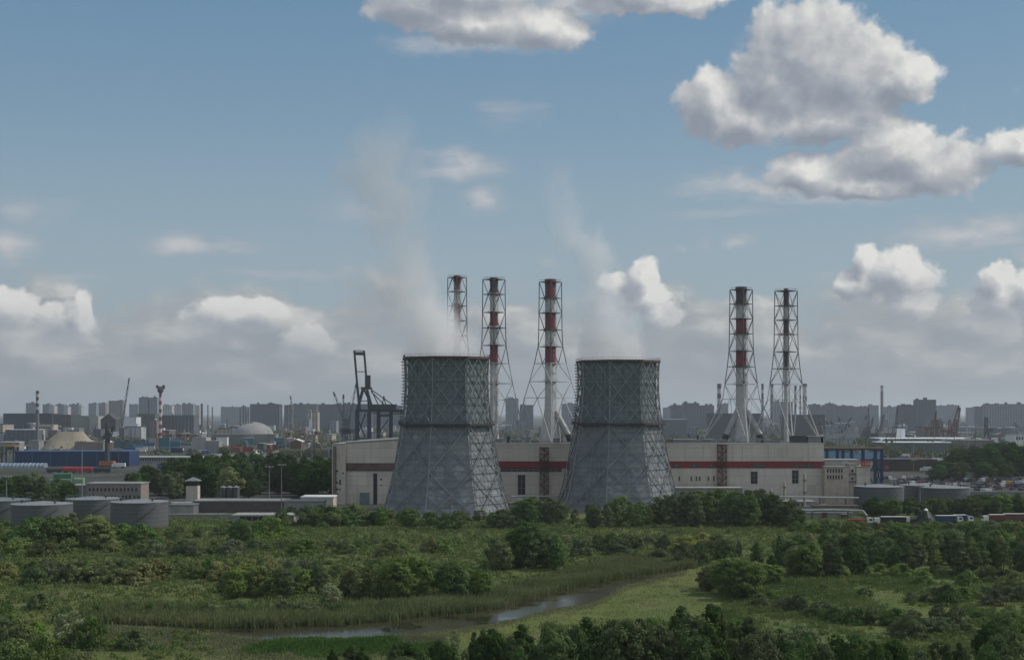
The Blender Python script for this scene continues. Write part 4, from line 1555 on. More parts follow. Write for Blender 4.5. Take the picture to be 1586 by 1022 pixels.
for i, px in enumerate((346, 356, 366)):
    Y = gy(779)
    h = PZ(754.5, Y)
    t = thing('silo', ('left', 'middle', 'right')[i] + ' of three grey upright silos before the dark wood', 'silo', (PX(px, Y), Y, 0), 0, 'upright silos')
    MB().lathe([(1.45, 0), (1.45, h)], 20).build('shell', TANKM, t, True)
    MB().lathe([(1.52, h + 0.01), (1.52, h + 0.1), (0.3, h + 0.7)], 20).build('lid', TANKR, t, True)
    MB().bar((0, -1.55, 0.3), (0, -1.55, h), 0.08).bar((0.4, -1.5, 0.3), (0.4, -1.5, h), 0.05).build('ladder', STEEL_D, t)

# ---- office block and low buildings on the left
Yo = gy(784)
bld('office_block', 'grey brown two storey office block with a row of dark windows behind tanks', 'office building', 133, 218, 748, Yo, 14, mat('taupe_brick', (0.23, 0.20, 0.175), 0.85, 0.16, 0.5, 0.2), GREYW,
    [(136, 214, 755.5, 760.5, 13, 0.55), (136, 204, 767, 772, 12, 0.35), (206, 216, 767, 772, 2, 0.4)])
bld('office_wing', 'plain grey windowless wing at the left end of the office block', 'office building', 106, 132.6, 751, Yo + 1.5, 14, GREYW, GREYW)
Yk = gy(783)
t = thing('gate_tower', 'pale square tower with glazed top and pyramid roof by the dark wood', 'watch tower', (PX(299, Yk), Yk, 0))
w = PX(308, Yk) - PX(299, Yk)
MB().box(-w, w, -w, w, 0, PZ(752, Yk)).build('wall', BEIGE2, t)
MB().box(-w * 0.9, w * 0.9, -w * 0.9, w * 0.9, PZ(752, Yk) + 0.003, PZ(744.5, Yk)).build('window_band', GLASS, t)
MB().lathe([(w * 1.75, PZ(744.5, Yk) + 0.004), (w * 1.75, PZ(744, Yk)), (0.1, PZ(738.5, Yk))], 4, 0, 0, pi / 4).build('roof', mat('grey_roof', (0.17, 0.18, 0.19), 0.7, 0.15), t)
bld('pump_house', 'low beige flat building with a dark window strip before the boiler house', 'low building', 360, 455, 797, gy(812), 12, mat('low_wall_beige', (0.25, 0.24, 0.22), 0.85, 0.15, 0.3, 0.2), CONC, [(371, 410, 799, 806, 4, 0.12)])
bld('flat_shed', 'flat shed with a bright white roof edge beside the boiler house', 'shed', 466, 515, 769, gy(795), 14, BEIGE2, WHITE, [(474, 500, 776, 778.5, 3, 0.2)])
bld('flat_shed', 'low grey flat roofed shed, left of the white edged shed', 'shed', 440, 500, 775, gy(802), 10, GREYW, GREYW)
bld('long_shed', 'long low dark shed with flat roof between silos and boiler house', 'shed', 300, 440, 775, gy(793), 16, mat('brown_shed', (0.10, 0.09, 0.08), 0.9, 0.2), GREYW)
bld('flat_shed', 'low concrete shed with flat roof at the tank yard fence', 'shed', 262, 300, 781, gy(797), 9, CONC, GREYW)
bld('low_wall', 'low white edged concrete wall running right of the grey tanks', 'wall', 262, 372, 795.5, gy(803), 0.5, CONC, CONC)

# ---- beige annexe with the red sign, right of the hall
Ya = 640.0
an = bld('annexe', 'beige annexe with two rows of small windows right of the turbine hall', 'building', 1277, 1315, 722, Ya, 18, PINKISH, CONC, [(1280, 1306, 725.5, 731.5, 6, 0.45), (1280, 1306, 735.5, 741.5, 6, 0.45)])
bld('annexe', 'grey beige windowless annexe block carrying the red sign', 'building', 1326.5, 1348, 722, Ya, 20, BEIGE2, CONC)
tt = bld('stairwell', 'pale stairwell block with landings between the two annexes', 'building', 1315.3, 1326.2, 718, Ya + 1, 16, BEIGE2, CONC, [(1318, 1322, 727, 731, 1, 0.1), (1318, 1322, 739, 743, 1, 0.1)])
for yy in (733, 745):
    MB().box(PX(1315.5, Ya) - PX(1320.75, Ya), PX(1325.5, Ya) - PX(1320.75, Ya), -1.6, -0.01, PZ(yy + 0.6, Ya), PZ(yy, Ya)).build('landing', STEEL_D, tt)
bld('gallery', 'pale panelled upper gallery set back above the annexe roofs', 'building', 1277, 1331, 711.5, Ya + 6, 12, mat_panels('gallery_panels', (0.36, 0.34, 0.30), (0.30, 0.28, 0.25), 20, 0.3, (0.2, 0.18, 0.15), pw=2.6, var=0.12), CONC)
sg = thing('red_sign', 'red sign board with small white lettering above the annexe', 'sign', (PX(1340, Ya), Ya - 0.4, PZ(718, Ya)))
ww, hh = (PX(1347.5, Ya) - PX(1333, Ya)) / 2, (PZ(714.3, Ya) - PZ(721.8, Ya)) / 2
MB().box(-ww, ww, -0.2, 0.2, -hh, hh).build('board', mat('sign_red', (0.42, 0.05, 0.035), 0.6, 0.1), sg)
m = MB()
x = -ww * 0.62
for i, q in enumerate((0.9, 0, 0.55, 0.7, 0.5, 0.75, 0.6, 0.5)):
    if q:
        m.box(x, x + 0.30, -0.24, -0.201, -hh * 0.22, hh * 0.22)
        if i % 2 == 0:
            m.box(x + 0.30, x + 0.46, -0.24, -0.201, hh * 0.08, hh * 0.22)
    x += 0.62
m.build('lettering', WHITE, sg)
m = MB()
for x in (-ww * 0.7, ww * 0.7):
    m.bar((x, 0.3, -hh - 0.2), (x, 0.3, hh), 0.1)
m.build('post', STEEL_D, sg)

# ---- blue portal gantry right of the hall
Yg = 735.0
t = thing('blue_gantry', 'deep blue steel portal frame with light blue panels behind the annexe', 'gantry', (PX(1320, Yg), Yg, 0))
gx = lambda px: PX(px, Yg) - PX(1320, Yg)
for px in (1281, 1297, 1306, 1319, 1337, 1356, 1366):
    MB().box(gx(px) - 0.7, gx(px) + 0.7, 0, 1.4, 0, PZ(693.5, Yg)).build('column', BLUE_D, t)
MB().box(gx(1276), gx(1367), -0.1, 1.5, PZ(697, Yg), PZ(695, Yg)).box(gx(1276), gx(1367), -0.12, 1.52, PZ(713.5, Yg), PZ(711, Yg)).build('beam', BLUE_D, t)
MB().box(gx(1276), gx(1367), -0.6, 2.2, PZ(694.8, Yg), PZ(692.3, Yg)).build('crane_rail', mat('tan_rail', (0.24, 0.17, 0.10), 0.8, 0.2), t)
LB = mat('light_blue_panel', (0.17, 0.32, 0.48), 0.6, 0.25, 0.5, 0.2)
for a, b in ((1277, 1280), (1283, 1296), (1299, 1305), (1308, 1317), (1322, 1335), (1340, 1355), (1358, 1364)):
    MB().box(gx(a), gx(b), 0.5, 0.7, PZ(709.5, Yg), PZ(rng.choice((699, 701, 703)), Yg)).build('panel', LB, t)
m = MB()
for a, b in ((1337, 1356), (1356, 1366)):
    m.bar((gx(a), 0.7, 2), (gx(b), 0.7, PZ(714, Yg)), 0.3).bar((gx(b), 0.7, 2), (gx(a), 0.7, PZ(714, Yg)), 0.3)
m.build('cross_bracing', BLUE_D, t)

# ---- mid distance right: long sheds, warehouse, brick works
bld('long_shed', 'long dark brown shed with a flat roof behind the car yard', 'shed', 1368, 1452, 711, 1010, 30, mat('shed_brown', (0.065, 0.045, 0.042), 0.9, 0.25, 0.1, 0.3), ROOFD)
bld('long_shed', 'reddish brown shed with pale sloping roof edge beside the right wood', 'shed', 1453, 1492, 714, 1000, 26, mat('shed_red', (0.11, 0.06, 0.048), 0.9, 0.25, 0.1, 0.3), CONC)
bld('warehouse', 'very long low warehouse with a bright white roof', 'warehouse', 1366, 1520, 678.5, 1750, 60, mat('warehouse_dark', (0.07, 0.085, 0.095), 0.8, 0.2, 0.05), mat('white_roof', (0.72, 0.73, 0.74), 0.6, 0.1, 0.05), rt=1.2)
bld('warehouse', 'long grey green warehouse with white eaves before the long low one', 'warehouse', 1366, 1478, 684.5, 1500, 40, mat('warehouse_green', (0.085, 0.105, 0.105), 0.8, 0.2, 0.05), MATS['white_roof'], rt=0.8)
bld('brick_works', 'brown brick works with small lit windows right of the warehouse', 'factory', 1476, 1541, 681, 1560, 40, BRICK, GREYW, [(1502, 1510, 688, 691, 3, 0.3)])
bld('end_wall', 'narrow white end block at the right end of the brick works', 'building', 1541.5, 1546, 678, 1555, 12, WHITE, WHITE)
bld('factory', 'pale factory with tall dark windows at the right edge', 'factory', 1571, 1592, 673, 1600, 30, WHITE, GREYW, [(1573, 1590, 676, 681, 4, 0.35)])
bld('shed', 'bright blue low shed in front of the brick works', 'shed', 1492, 1532, 693.5, 1480, 12, mat('bright_blue', (0.04, 0.17, 0.36), 0.6, 0.2), mat('bright_blue_roof', (0.05, 0.2, 0.4), 0.6, 0.2))
bld('yard_wall', 'long plain grey concrete wall below the car yard', 'wall', 1500, 1592, 760.5, gy(779), 0.6, mat('wall_grey', (0.21, 0.205, 0.20), 0.9, 0.12, 0.2, 0.25), CONC)
bld('shed', 'low grey roofed shed at the back of the car yard', 'shed', 1466, 1545, 732, 905, 14, GREYW, mat('roof_bluegrey', (0.16, 0.18, 0.2), 0.7, 0.15))

# ---- car yard
PAINTS = [('white', (0.62, 0.62, 0.60)), ('silver', (0.34, 0.35, 0.36)), ('black', (0.02, 0.02, 0.022)), ('red', (0.20, 0.035, 0.035)), ('blue', (0.035, 0.06, 0.12)), ('dark grey', (0.08, 0.085, 0.09)), ('brown', (0.12, 0.07, 0.05)), ('yellow', (0.42, 0.33, 0.04))]
TYRE = mat('tyre', (0.015, 0.015, 0.015), 0.9, 0.1)


def make_vehicle(pname, rgb, van):
    paint = mat('car_paint_' + pname.replace(' ', '_'), rgb, 0.3, 0.05, 0.5, spec=0.5)
    t = bpy.data.objects.new('van' if van else 'car', None)
    COL.objects.link(t)
    L, wd = (5.4, 2.0) if van else (4.4, 1.75)
    if van:
        body = [(-L / 2, .45), (L / 2, .45), (L / 2, 1.15), (L / 2 - .9, 1.35), (L / 2 - 1.5, 2.3), (-L / 2 + .1, 2.35), (-L / 2, 2.2)]
        gl = [(L / 2 - 1.0, 1.4), (L / 2 - 1.48, 2.15), (L / 2 - 2.4, 2.15), (L / 2 - 2.4, 1.4)]
        MB().prism(body, -wd / 2, wd / 2).build('body', paint, t)
        MB().prism(gl[::-1], -wd / 2 - .02, wd / 2 + .02).build('window', GLASS, t)
    else:
        body = [(-L / 2, .35), (L / 2, .35), (L / 2, .75), (L / 2 - 1.1, .9), (-L / 2 + .5, .95), (-L / 2, .85)]
        cab = [(-L / 2 + .45, .93), (L / 2 - 1.15, .90), (L / 2 - 1.9, 1.42), (-L / 2 + 1.1, 1.45)]
        MB().prism(body, -wd / 2, wd / 2).build('body', paint, t)
        c = MB().prism(cab, -wd / 2 + .1, wd / 2 - .1).build('cabin', GLASS, t)
        MB().box(-L / 2 + 1.1, L / 2 - 1.95, -wd / 2 + .12, wd / 2 - .12, 1.44, 1.5).build('roof', paint, c)
    for x in (-L * .31, L * .31):
        for y in (-wd / 2 + .1, wd / 2 - .1):
            MB().bar((x, y - .11, .33), (x, y + .11, .33), .33, 10).build('wheel', TYRE, t)
    return t

rows = []
for r_i, (pb, n) in enumerate(((767.5, 22), (763, 26), (758.5, 30), (754.5, 32), (750.5, 34), (746.5, 34), (743, 32))):
    x0 = (1500, 1465, 1448, 1410, 1385, 1372, 1368)[r_i]
    rows.append([(x0 + (1588 - x0) * (i + 0.5) / n, pb) for i in range(n)])
protos = {}
seen = {}
for r_i, row in enumerate(rows):
    for (px, pb) in row:
        if rng.random() < 0.14:
            continue
        pn, rgb = rng.choices(PAINTS, (9, 8, 9, 3, 2, 9, 3, 1))[0]
        van = rng.random() < 0.4
        key = (pn, van)
        first = key not in protos
        if first:
            protos[key] = make_vehicle(pn, rgb, van)
        o = protos[key] if first else copy_tree(protos[key])
        Y = gy(pb) + rng.uniform(-2, 2)
        o.location = (PX(px, Y) + rng.uniform(-.5, .5), Y, 0)
        o.rotation_euler = (0, 0, rng.choice((0.1, 1.2, 1.5, 1.7, 3.1)) + rng.uniform(-.2, .2))
        kind = 'van' if van else 'car'
        n = seen[(r_i, key)] = seen.get((r_i, key), 0) + 1
        tag(o, f"{ordinal(n - 1)} {pn} {kind} from the left, {ordinal(r_i)} row of the yard counted from the wall", kind, 'vehicles packed in the yard')

# ---- lorries at the meadow edge
def lorry(label, px0, px1, yb, cab_rgb, box_rgb, boxtype='box', flip=False):
    Y = gy(yb)
    k = F / Y
    L = (px1 - px0) / k
    t = thing('lorry', label, 'lorry', (PX((px0 + px1) / 2, Y), Y, 0), (pi if flip else 0.0) + rng.uniform(-.08, .08), 'lorries parked beside the meadow')
    t.scale = (.95, .82, .80)
    cp = mat('cab_' + str(cab_rgb), cab_rgb, 0.35, 0.06, 0.5, spec=0.5)
    bp = mat('tarp_' + str(box_rgb), box_rgb, 0.7, 0.18, 0.4, 0.2)
    c0 = L / 2 - 2.3
    cab = MB().prism([(c0, .9), (L / 2, .9), (L / 2, 1.9), (L / 2 - .25, 3.1), (c0 + .1, 3.35), (c0, 3.2)], -1.2, 1.2).build('cab', cp, t)
    MB().prism([(L / 2 - .02, 1.95), (L / 2 + .03, 1.95), (L / 2 - .2, 2.95), (L / 2 - .26, 2.95)], -1.05, 1.05).build('windscreen', GLASS, cab)
    MB().box(c0 + .7, L / 2 - .45, -1.225, -1.2, 1.9, 2.75).build('side_window', GLASS, cab)
    MB().box(-L / 2, c0 + .9, -0.5, 0.5, .75, 1.05).build('chassis', STEEL_D, t)
    if boxtype == 'box':
        b = MB().box(-L / 2, c0 - .5, -1.25, 1.25, 1.15, 3.7).build('trailer', bp, t)
        MB().box(-L / 2 - .03, c0 - .47, -1.28, 1.28, 3.71, 3.86).build('roof', WHITE if sum(box_rgb) > .05 else GREYW, b)
    elif boxtype == 'tank':
        b = MB().bar((-L / 2, 0, 2.3), (c0 - .5, 0, 2.3), 1.15, 16).build('barrel', bp, t, True)
    else:
        MB().prism([(-L / 2, 1.15), (c0 - .5, 1.15), (c0 - .5, 2.5), (-L / 2, 2.5)], -1.2, 1.2).build('trailer', bp, t)
    for x in (-L / 2 + 1, -L / 2 + 2.3, -L / 2 + 3.6, c0 - 1.2, L / 2 - 1.2):
        for y in (-1.05, 1.05):
            MB().bar((x, y - .15, .5), (x, y + .15, .5), .5, 12).build('wheel', TYRE, t)
    return t

lorry('red flatbed lorry with a white cab at the meadow edge', 1312, 1353, 812, (0.6, 0.6, 0.58), (0.24, 0.03, 0.035), 'flat')
lorry('black box lorry with a pale cab right of the red flatbed', 1352, 1404, 812.5, (0.55, 0.56, 0.55), (0.02, 0.022, 0.03), 'box', True)
lorry('white lorry with dark flat body half behind the black heap', 1398, 1430, 811, (0.62, 0.62, 0.6), (0.05, 0.055, 0.06), 'flat', True)
lorry('blue box lorry with white roof and cab, right of the black heap', 1448, 1492, 810.5, (0.6, 0.6, 0.6), (0.03, 0.055, 0.12), 'box')
lorry('navy lorry with a white cab behind the blue box lorry', 1476, 1508, 809.5, (0.58, 0.6, 0.62), (0.02, 0.03, 0.07), 'box')
lorry('brown red box lorry with white cab, left of the last pair', 1520, 1557, 809, (0.62, 0.6, 0.58), (0.14, 0.035, 0.03), 'box', True)
lorry('brown red long lorry with white cab, rightmost by the meadow', 1543, 1592, 807.5, (0.62, 0.62, 0.6), (0.13, 0.05, 0.04), 'box', True)
# black heap with a pale cap
Y = gy(812)
hp = MB()
hr = random.Random(5)
prof = [(5.2, 0), (4.4, 1.0), (3.0, 2.6), (1.7, 4.2), (0.7, 5.3)]
hp.lathe(prof, 16)
hp.v = [(x * hr.uniform(.82, 1.15), y * hr.uniform(.82, 1.15), z) for x, y, z in hp.v]
t = thing('covered_heap', 'black pointed tarpaulin heap with a white cap among the lorries', 'heap', (PX(1434, Y), Y, 0))
hp.build('cover', mat('black_tarp', (0.012, 0.018, 0.014), 0.6, 0.3, 0.6), t)
MB().lathe([(0.9, 5.1), (0.75, 5.5), (0.1, 6.0)], 8).build('cap', WHITE, t)
hp = MB().bar((1.5, 0, 4.6), (4.6, -0.5, 0.2), 0.08).build('pole', STEEL_D, t)

# ---- pipes and yard clutter below the right end of the hall
PIPE = mat('pipe_lagging', (0.42, 0.43, 0.42), 0.5, 0.15, 0.4, 0.3)


def pipe_run(label, pts, r, leg=True, m=PIPE):
    t = thing('pipeline', label, 'pipeline', (PX(pts[0][0], pts[0][2]), pts[0][2], 0), 0, 'pipelines on trestles')
    o = Vector(t.location)
    P = [Vector((PX(px, Y), Y, z)) - Vector((o.x, o.y, 0)) for px, z, Y in pts]
    mb = MB().tube(P, r, 10)
    mb.build('pipe', m, t, True)
    lg = 0
    for a, b in zip(P, P[1:]):
        n = max(1, int((b - a).length / 9))
        for i in range(n):
            c = a.lerp(b, (i + .5) / n)
            g = MB()
            g.bar((c.x, c.y - .7, 0), (c.x, c.y - .7, c.z - r), .14).bar((c.x, c.y + .7, 0), (c.x, c.y + .7, c.z - r), .14).bar((c.x, c.y - .9, c.z - r), (c.x, c.y + .9, c.z - r), .12)
            g.build('trestle', STEEL_D, t)
    return t

pipe_run('thick grey green pipeline along the meadow edge with a rounded end', [(1226, 3.4, 550), (1290, 3.4, 553), (1336, 3.1, 553), (1343, 1.2, 551)], 0.5, True, mat('pipe_greygreen', (0.22, 0.25, 0.23), 0.6, 0.2, 0.4, 0.4))
pipe_run('thin white pipeline on trestles above the pipe yard', [(1150, 6.2, 600), (1250, 6.2, 592), (1330, 6.0, 590)], 0.30)
pipe_run('twin level white pipe before the right cooling tower foot', [(792, 4.6, 622), (905, 4.6, 628)], 0.35)
pipe_run('low grey pipe crossing the pipe yard on short legs', [(1170, 2.4, 572), (1320, 2.2, 566)], 0.35)
pipe_run('long white pipe on trestles right of the grey tanks', [(265, 4.0, 590), (440, 3.6, 600)], 0.30)
pipe_run('thin white pipe low before the pump house', [(275, 1.6, 556), (350, 1.4, 560)], 0.22)
bld('pipe_rack_house', 'long low beige pipe gallery at the foot of the hall between towers', 'low building', 790, 900, 778, 636, 6, mat('low_beige', (0.30, 0.28, 0.25), 0.85, 0.2, 0.3, 0.2), CONC)
bld('low_building', 'low flat roofed annexe along the foot of the hall, right of tower', 'low building', 1048, 1150, 755, 630, 10, GREYW, CONC)
bld('low_building', 'low concrete pump building in the pipe yard', 'low building', 1190, 1262, 776, 606, 8, CONC, CONC, [(1200, 1250, 779, 783, 5, 0.4)])
bld('low_building', 'low brown roofed shed behind the thick grey green pipeline', 'low building', 1262, 1330, 783, 575, 7, GREYW, mat('brown_roof', (0.09, 0.06, 0.05), 0.9, 0.2))
bld('low_building', 'long grey retaining wall in the pipe yard', 'low building', 1180, 1320, 793, 558, 0.6, CONC, CONC)
for i, (px, Y) in enumerate(((1246, 604), (1215, 612), (1194, 618))):
    t = thing('dosing_tower', ('tall', 'middle', 'short')[i] + ' thin yellowish column with platforms in the pipe yard', 'column', (PX(px, Y), Y, 0), 0, 'process columns')
    h = (15, 11, 8)[i]
    MB().lathe([(.55, 0), (.55, h), (.2, h + .6)], 12).build('shell', mat('column_ochre', (0.28, 0.25, 0.18), 0.7, 0.2), t, True)
    for z in (h * .5, h * .85):
        MB().lathe([(.56, z), (1.3, z), (1.3, z + .15), (.56, z + .15)], 10, cap0=False, cap1=False).build('platform', STEEL_D, t)
hr = random.Random(12)
for i in range(26):
    px, Y = hr.uniform(1165, 1340), hr.uniform(552, 612)
    w, h = hr.uniform(1.2, 3.2), hr.uniform(1.0, 2.6)
    c = hr.choice((('white', WHITE), ('grey', GREYW), ('rusty', RUST), ('dark', STEEL_D)))
    t = thing('cabinet', f"{c[0]} equipment cabinet on the pipe yard ground, {ordinal(i)} of the scattered ones", 'cabinet', (PX(px, Y), Y, 0), hr.uniform(-.2, .2), 'scattered yard cabinets')
    MB().box(-w / 2, w / 2, -w / 3, w / 3, .15, h).box(-w / 2 + .1, w / 2 - .1, -w / 3 + .1, w / 3 - .1, 0, .15).build('case', c[1], t)
    MB().box(-w / 2 - .1, w / 2 + .1, -w / 3 - .1, w / 3 + .1, h + .004, h + .12).build('lid', CONC, t)

# ---- lamp masts
def mast(label, px, Y, ytop, heads=6, r=0.16):
    h = PZ(ytop, Y)
    t = thing('lamp_mast', label, 'lamp mast', (PX(px, Y), Y, 0), 0, 'tall floodlight masts')
    MB().bar((0, 0, 0), (0, 0, h), r * 1.5, 8, r * .8).build('pole', STEEL, t)
    MB().lathe([(1.5, h - .5), (1.5, h - .4)], 8).build('ring', STEEL_D, t)
    for i in range(heads):
        w = 2 * pi * i / heads
        MB().box(1.5 * cos(w) - .3, 1.5 * cos(w) + .3, 1.5 * sin(w) - .3, 1.5 * sin(w) + .3, h - .35, h + .15).build('floodlight', CONC, t)
mast('tall floodlight mast before the dark wood, nearest the boiler house', 436, 590, 719)
mast('floodlight mast left of the one nearest the boiler house', 417, 640, 722, 4)
mast('slim lamp mast rising beside the office block', 127, 620, 683, 4)
mast('slim lamp mast at the left edge behind the first tank', 10, 610, 737, 4)
mast('slim lamp mast over the blue grey tarpaulin roof', 45, 1150, 690, 4)
mast('lamp mast standing before the blue cargo hall, fifth from left', 82, 1300, 690, 4)
mast('lamp mast before the navy containers, beside the grey cube building', 285, 1350, 690, 4)
mast('lamp mast in the right car yard', 1415, 860, 712, 4)
mast('lamp mast at the pipe yard, before the grey tanks', 1425, 600, 752, 4)

# ---- left works: blue cargo hall, sand heap, wagons, tarpaulined trailers
t = bld('cargo_hall', 'long deep blue cargo hall behind the red wagons', 'warehouse', 23, 200, 698.5, 1105, 30, BLUE_D, mat('blue_roof', (0.03, 0.08, 0.17), 0.6, 0.2), rt=0.8)
for px in (50, 78, 104, 128, 150, 172):
    x = PX(px, 1105) - PX(111.5, 1105)
    MB().box(x - 0.25, x + 0.25, -0.2, -0.003, 0, PZ(700, 1105)).build('rib', TEAL, t)
Y = 1420
hp = MB()
k = F / Y
hr = random.Random(8)
pts = []
for j, (z, i0, i1, d0, d1) in enumerate(((0, -48, 52, -14, 40), (PZ(695, Y), -45, 47, -11, 36), (PZ(682, Y), -37, 25, -3, 28), (PZ(669, Y), -22, 14, 5, 18))):
    ring = []
    for q in range(28):
        w = 2 * pi * q / 28
        cx, cyy = (i0 + i1) / 2, (d0 + d1) / 2
        ex, ey = (i1 - i0) / 2, (d1 - d0) / 2
        sx = math.copysign(abs(cos(w)) ** .6, cos(w))
        sy = math.copysign(abs(sin(w)) ** .6, sin(w))
        ring.append(((cx + ex * sx * hr.uniform(.96, 1.04)) / k * 1.0, (cyy + ey * sy * hr.uniform(.95, 1.05)), max(0, z + (hr.uniform(-.4, .4) if j else 0))))
    pts.append(ring)
hp.v = [p for ring in pts for p in ring]
for j in range(3):
    for q in range(28):
        hp.f.append((j * 28 + q, j * 28 + (q + 1) % 28, (j + 1) * 28 + (q + 1) % 28, (j + 1) * 28 + q))
hp.f.append(tuple(3 * 28 + q for q in range(28)))
o = hp.build('sand_heap', mat('sand', (0.27, 0.235, 0.175), 0.95, 0.15, 0.06, 0.15, (0.16, 0.13, 0.1)))
o.location = (PX(108, Y), Y, 0)
tag(o, 'large flat topped tan sand heap behind the blue cargo hall', 'sand heap')
bld('cargo_hall', 'long dull tan flat hall right of the sand heap', 'warehouse', 116, 160, 684, 1400, 20, mat('dull_tan', (0.22, 0.19, 0.155), 0.9, 0.15, 0.1, 0.2), GREYW)
# blue-grey ribbed cover
Y = 1060
t = thing('covered_stack', 'long blue grey ribbed tarpaulin cover at the left edge', 'tarpaulin', (PX(32, Y), Y, 0))
hw = PX(71, Y) - PX(32, Y)
zt = PZ(716.5, Y)
m = MB()
n = 26
hr = random.Random(3)
prof = [(-5, 0), (-4.8, zt * .55), (-3.4, zt * .92), (0, zt), (3.4, zt * .92), (4.8, zt * .55), (5, 0)]
for i in range(n + 1):
    x = -hw + 2 * hw * i / n
    q = 1.0 - (0.10 if i % 2 else 0.0)
    for (y, z) in prof:
        m.v.append((x, y * q, z * q * hr.uniform(.96, 1.02)))
for i in range(n):
    for j in range(6):
        a = i * 7 + j
        m.f.append((a, a + 7, a + 8, a + 1))
m.f.append(tuple(range(7)))
m.f.append(tuple(range(n * 7 + 6, n * 7 - 1, -1)))
m.build('cover', mat('bluegrey_tarp', (0.20, 0.25, 0.30), 0.5, 0.2, 0.15), t)
MB().box(-hw, hw, -5.3, 5.3, 0, .5).build('base', CONC, t)


def wagon(label, px0, px1, ytop, yb, rgb, group, roofm=None):
    Y = gy(yb)
    x0, x1 = PX(px0, Y), PX(px1, Y)
    L = x1 - x0
    h = PZ(ytop, Y)
    t = thing('wagon', label, 'wagon', ((x0 + x1) / 2, Y, 0), 0, group)
    b = mat('wagon_' + str(rgb), rgb, 0.6, 0.18, 0.3, 0.2)
    MB().prism([(-1.4, 1.1), (1.4, 1.1), (1.4, h * .82), (.8, h), (-.8, h), (-1.4, h * .82)], -L / 2 + .3, L / 2 - .3).build('body', b, t).rotation_euler = (0, 0, pi / 2)
    MB().box(-L / 2 + .6, L / 2 - .6, -1, 1, .7, 1.1).build('underframe', STEEL_D, t)
    for x in (-L * .36, -L * .24, L * .24, L * .36):
        for y in (-.8, .8):
            MB().bar((x, y - .08, .46), (x, y + .08, .46), .46, 10).build('wheel', STEEL_D, t)

wagon('bright red wagon, left of the coupled red pair', 97, 119, 723, 732, (0.34, 0.035, 0.045), 'rail wagons')
wagon('bright red wagon, right of the coupled red pair', 120, 143, 723, 732, (0.34, 0.035, 0.045), 'rail wagons')
wagon('dark grey wagon coupled left of the red pair', 72, 96, 725, 732, (0.04, 0.045, 0.05), 'rail wagons')
wagon('blue black wagon coupled right of the red pair', 144, 172, 724, 732, (0.03, 0.035, 0.05), 'rail wagons')
wagon('green tarpaulin trailer in front, left of the two front trailers', 77, 90, 741.5, 752, (0.10, 0.24, 0.13), 'green trailers')
wagon('green tarpaulin trailer in front, middle of the trailer group', 92, 111, 741, 751, (0.08, 0.19, 0.11), 'green trailers')
wagon('pale green trailer with white end, right of the trailer group', 115, 131, 739.5, 751, (0.20, 0.34, 0.20), 'green trailers')
wagon('long green trailer behind the three front ones', 83, 112, 732, 743, (0.07, 0.17, 0.09), 'green trailers')
for i in range(7):
    wagon(f"{ordinal(i)} olive and navy wagon from the left, behind the dark wood", 432 + i * 13, 444 + i * 13, 695, 708, rng.choice(((0.12, 0.12, 0.06), (0.02, 0.03, 0.07), (0.10, 0.10, 0.07))), 'wagons behind the wood')
bld('gallery_shed', 'long open shed with white roof beyond the dark wood', 'shed', 205, 312, 707, 1160, 12, GREYW, WHITE, [(210, 308, 709, 713, 28, 0.45)], rt=0.6)
bld('cube_building', 'pale grey cube shaped building above the navy containers', 'building', 297, 319, 677, 1500, 25, mat('pale_grey', (0.33, 0.32, 0.33), 0.8, 0.1, 0.1), GREYW)
bld('low_building', 'pale grey lower block right of the cube building', 'building', 319.5, 339, 682.5, 1495, 20, GREYW, CONC)
bld('shed', 'low dull red shed right of the pale grey blocks', 'shed', 340, 372, 692, 1480, 12, mat('dull_red_wall', (0.17, 0.06, 0.05), 0.85, 0.25), mat('dull_red_roof', (0.2, 0.07, 0.06), 0.8, 0.2))
bld('kiosk', 'small white kiosk above the dull red shed', 'building', 335, 352, 676, 1700, 8, WHITE, BLUE_N)
bld('shed', 'dark teal shed beside the yellow frames', 'shed', 425, 440, 678, 1750, 20, TEAL, TEAL)

# containers
CC = [('teal', (0.03, 0.14, 0.18)), ('blue', (0.03, 0.09, 0.22)), ('navy', (0.015, 0.025, 0.07)), ('red', (0.26, 0.05, 0.04)), ('orange', (0.34, 0.13, 0.05)), ('grey', (0.2, 0.2, 0.2)), ('white', (0.5, 0.5, 0.48)), ('light blue', (0.10, 0.24, 0.36))]
cont = {}
cnt = {}


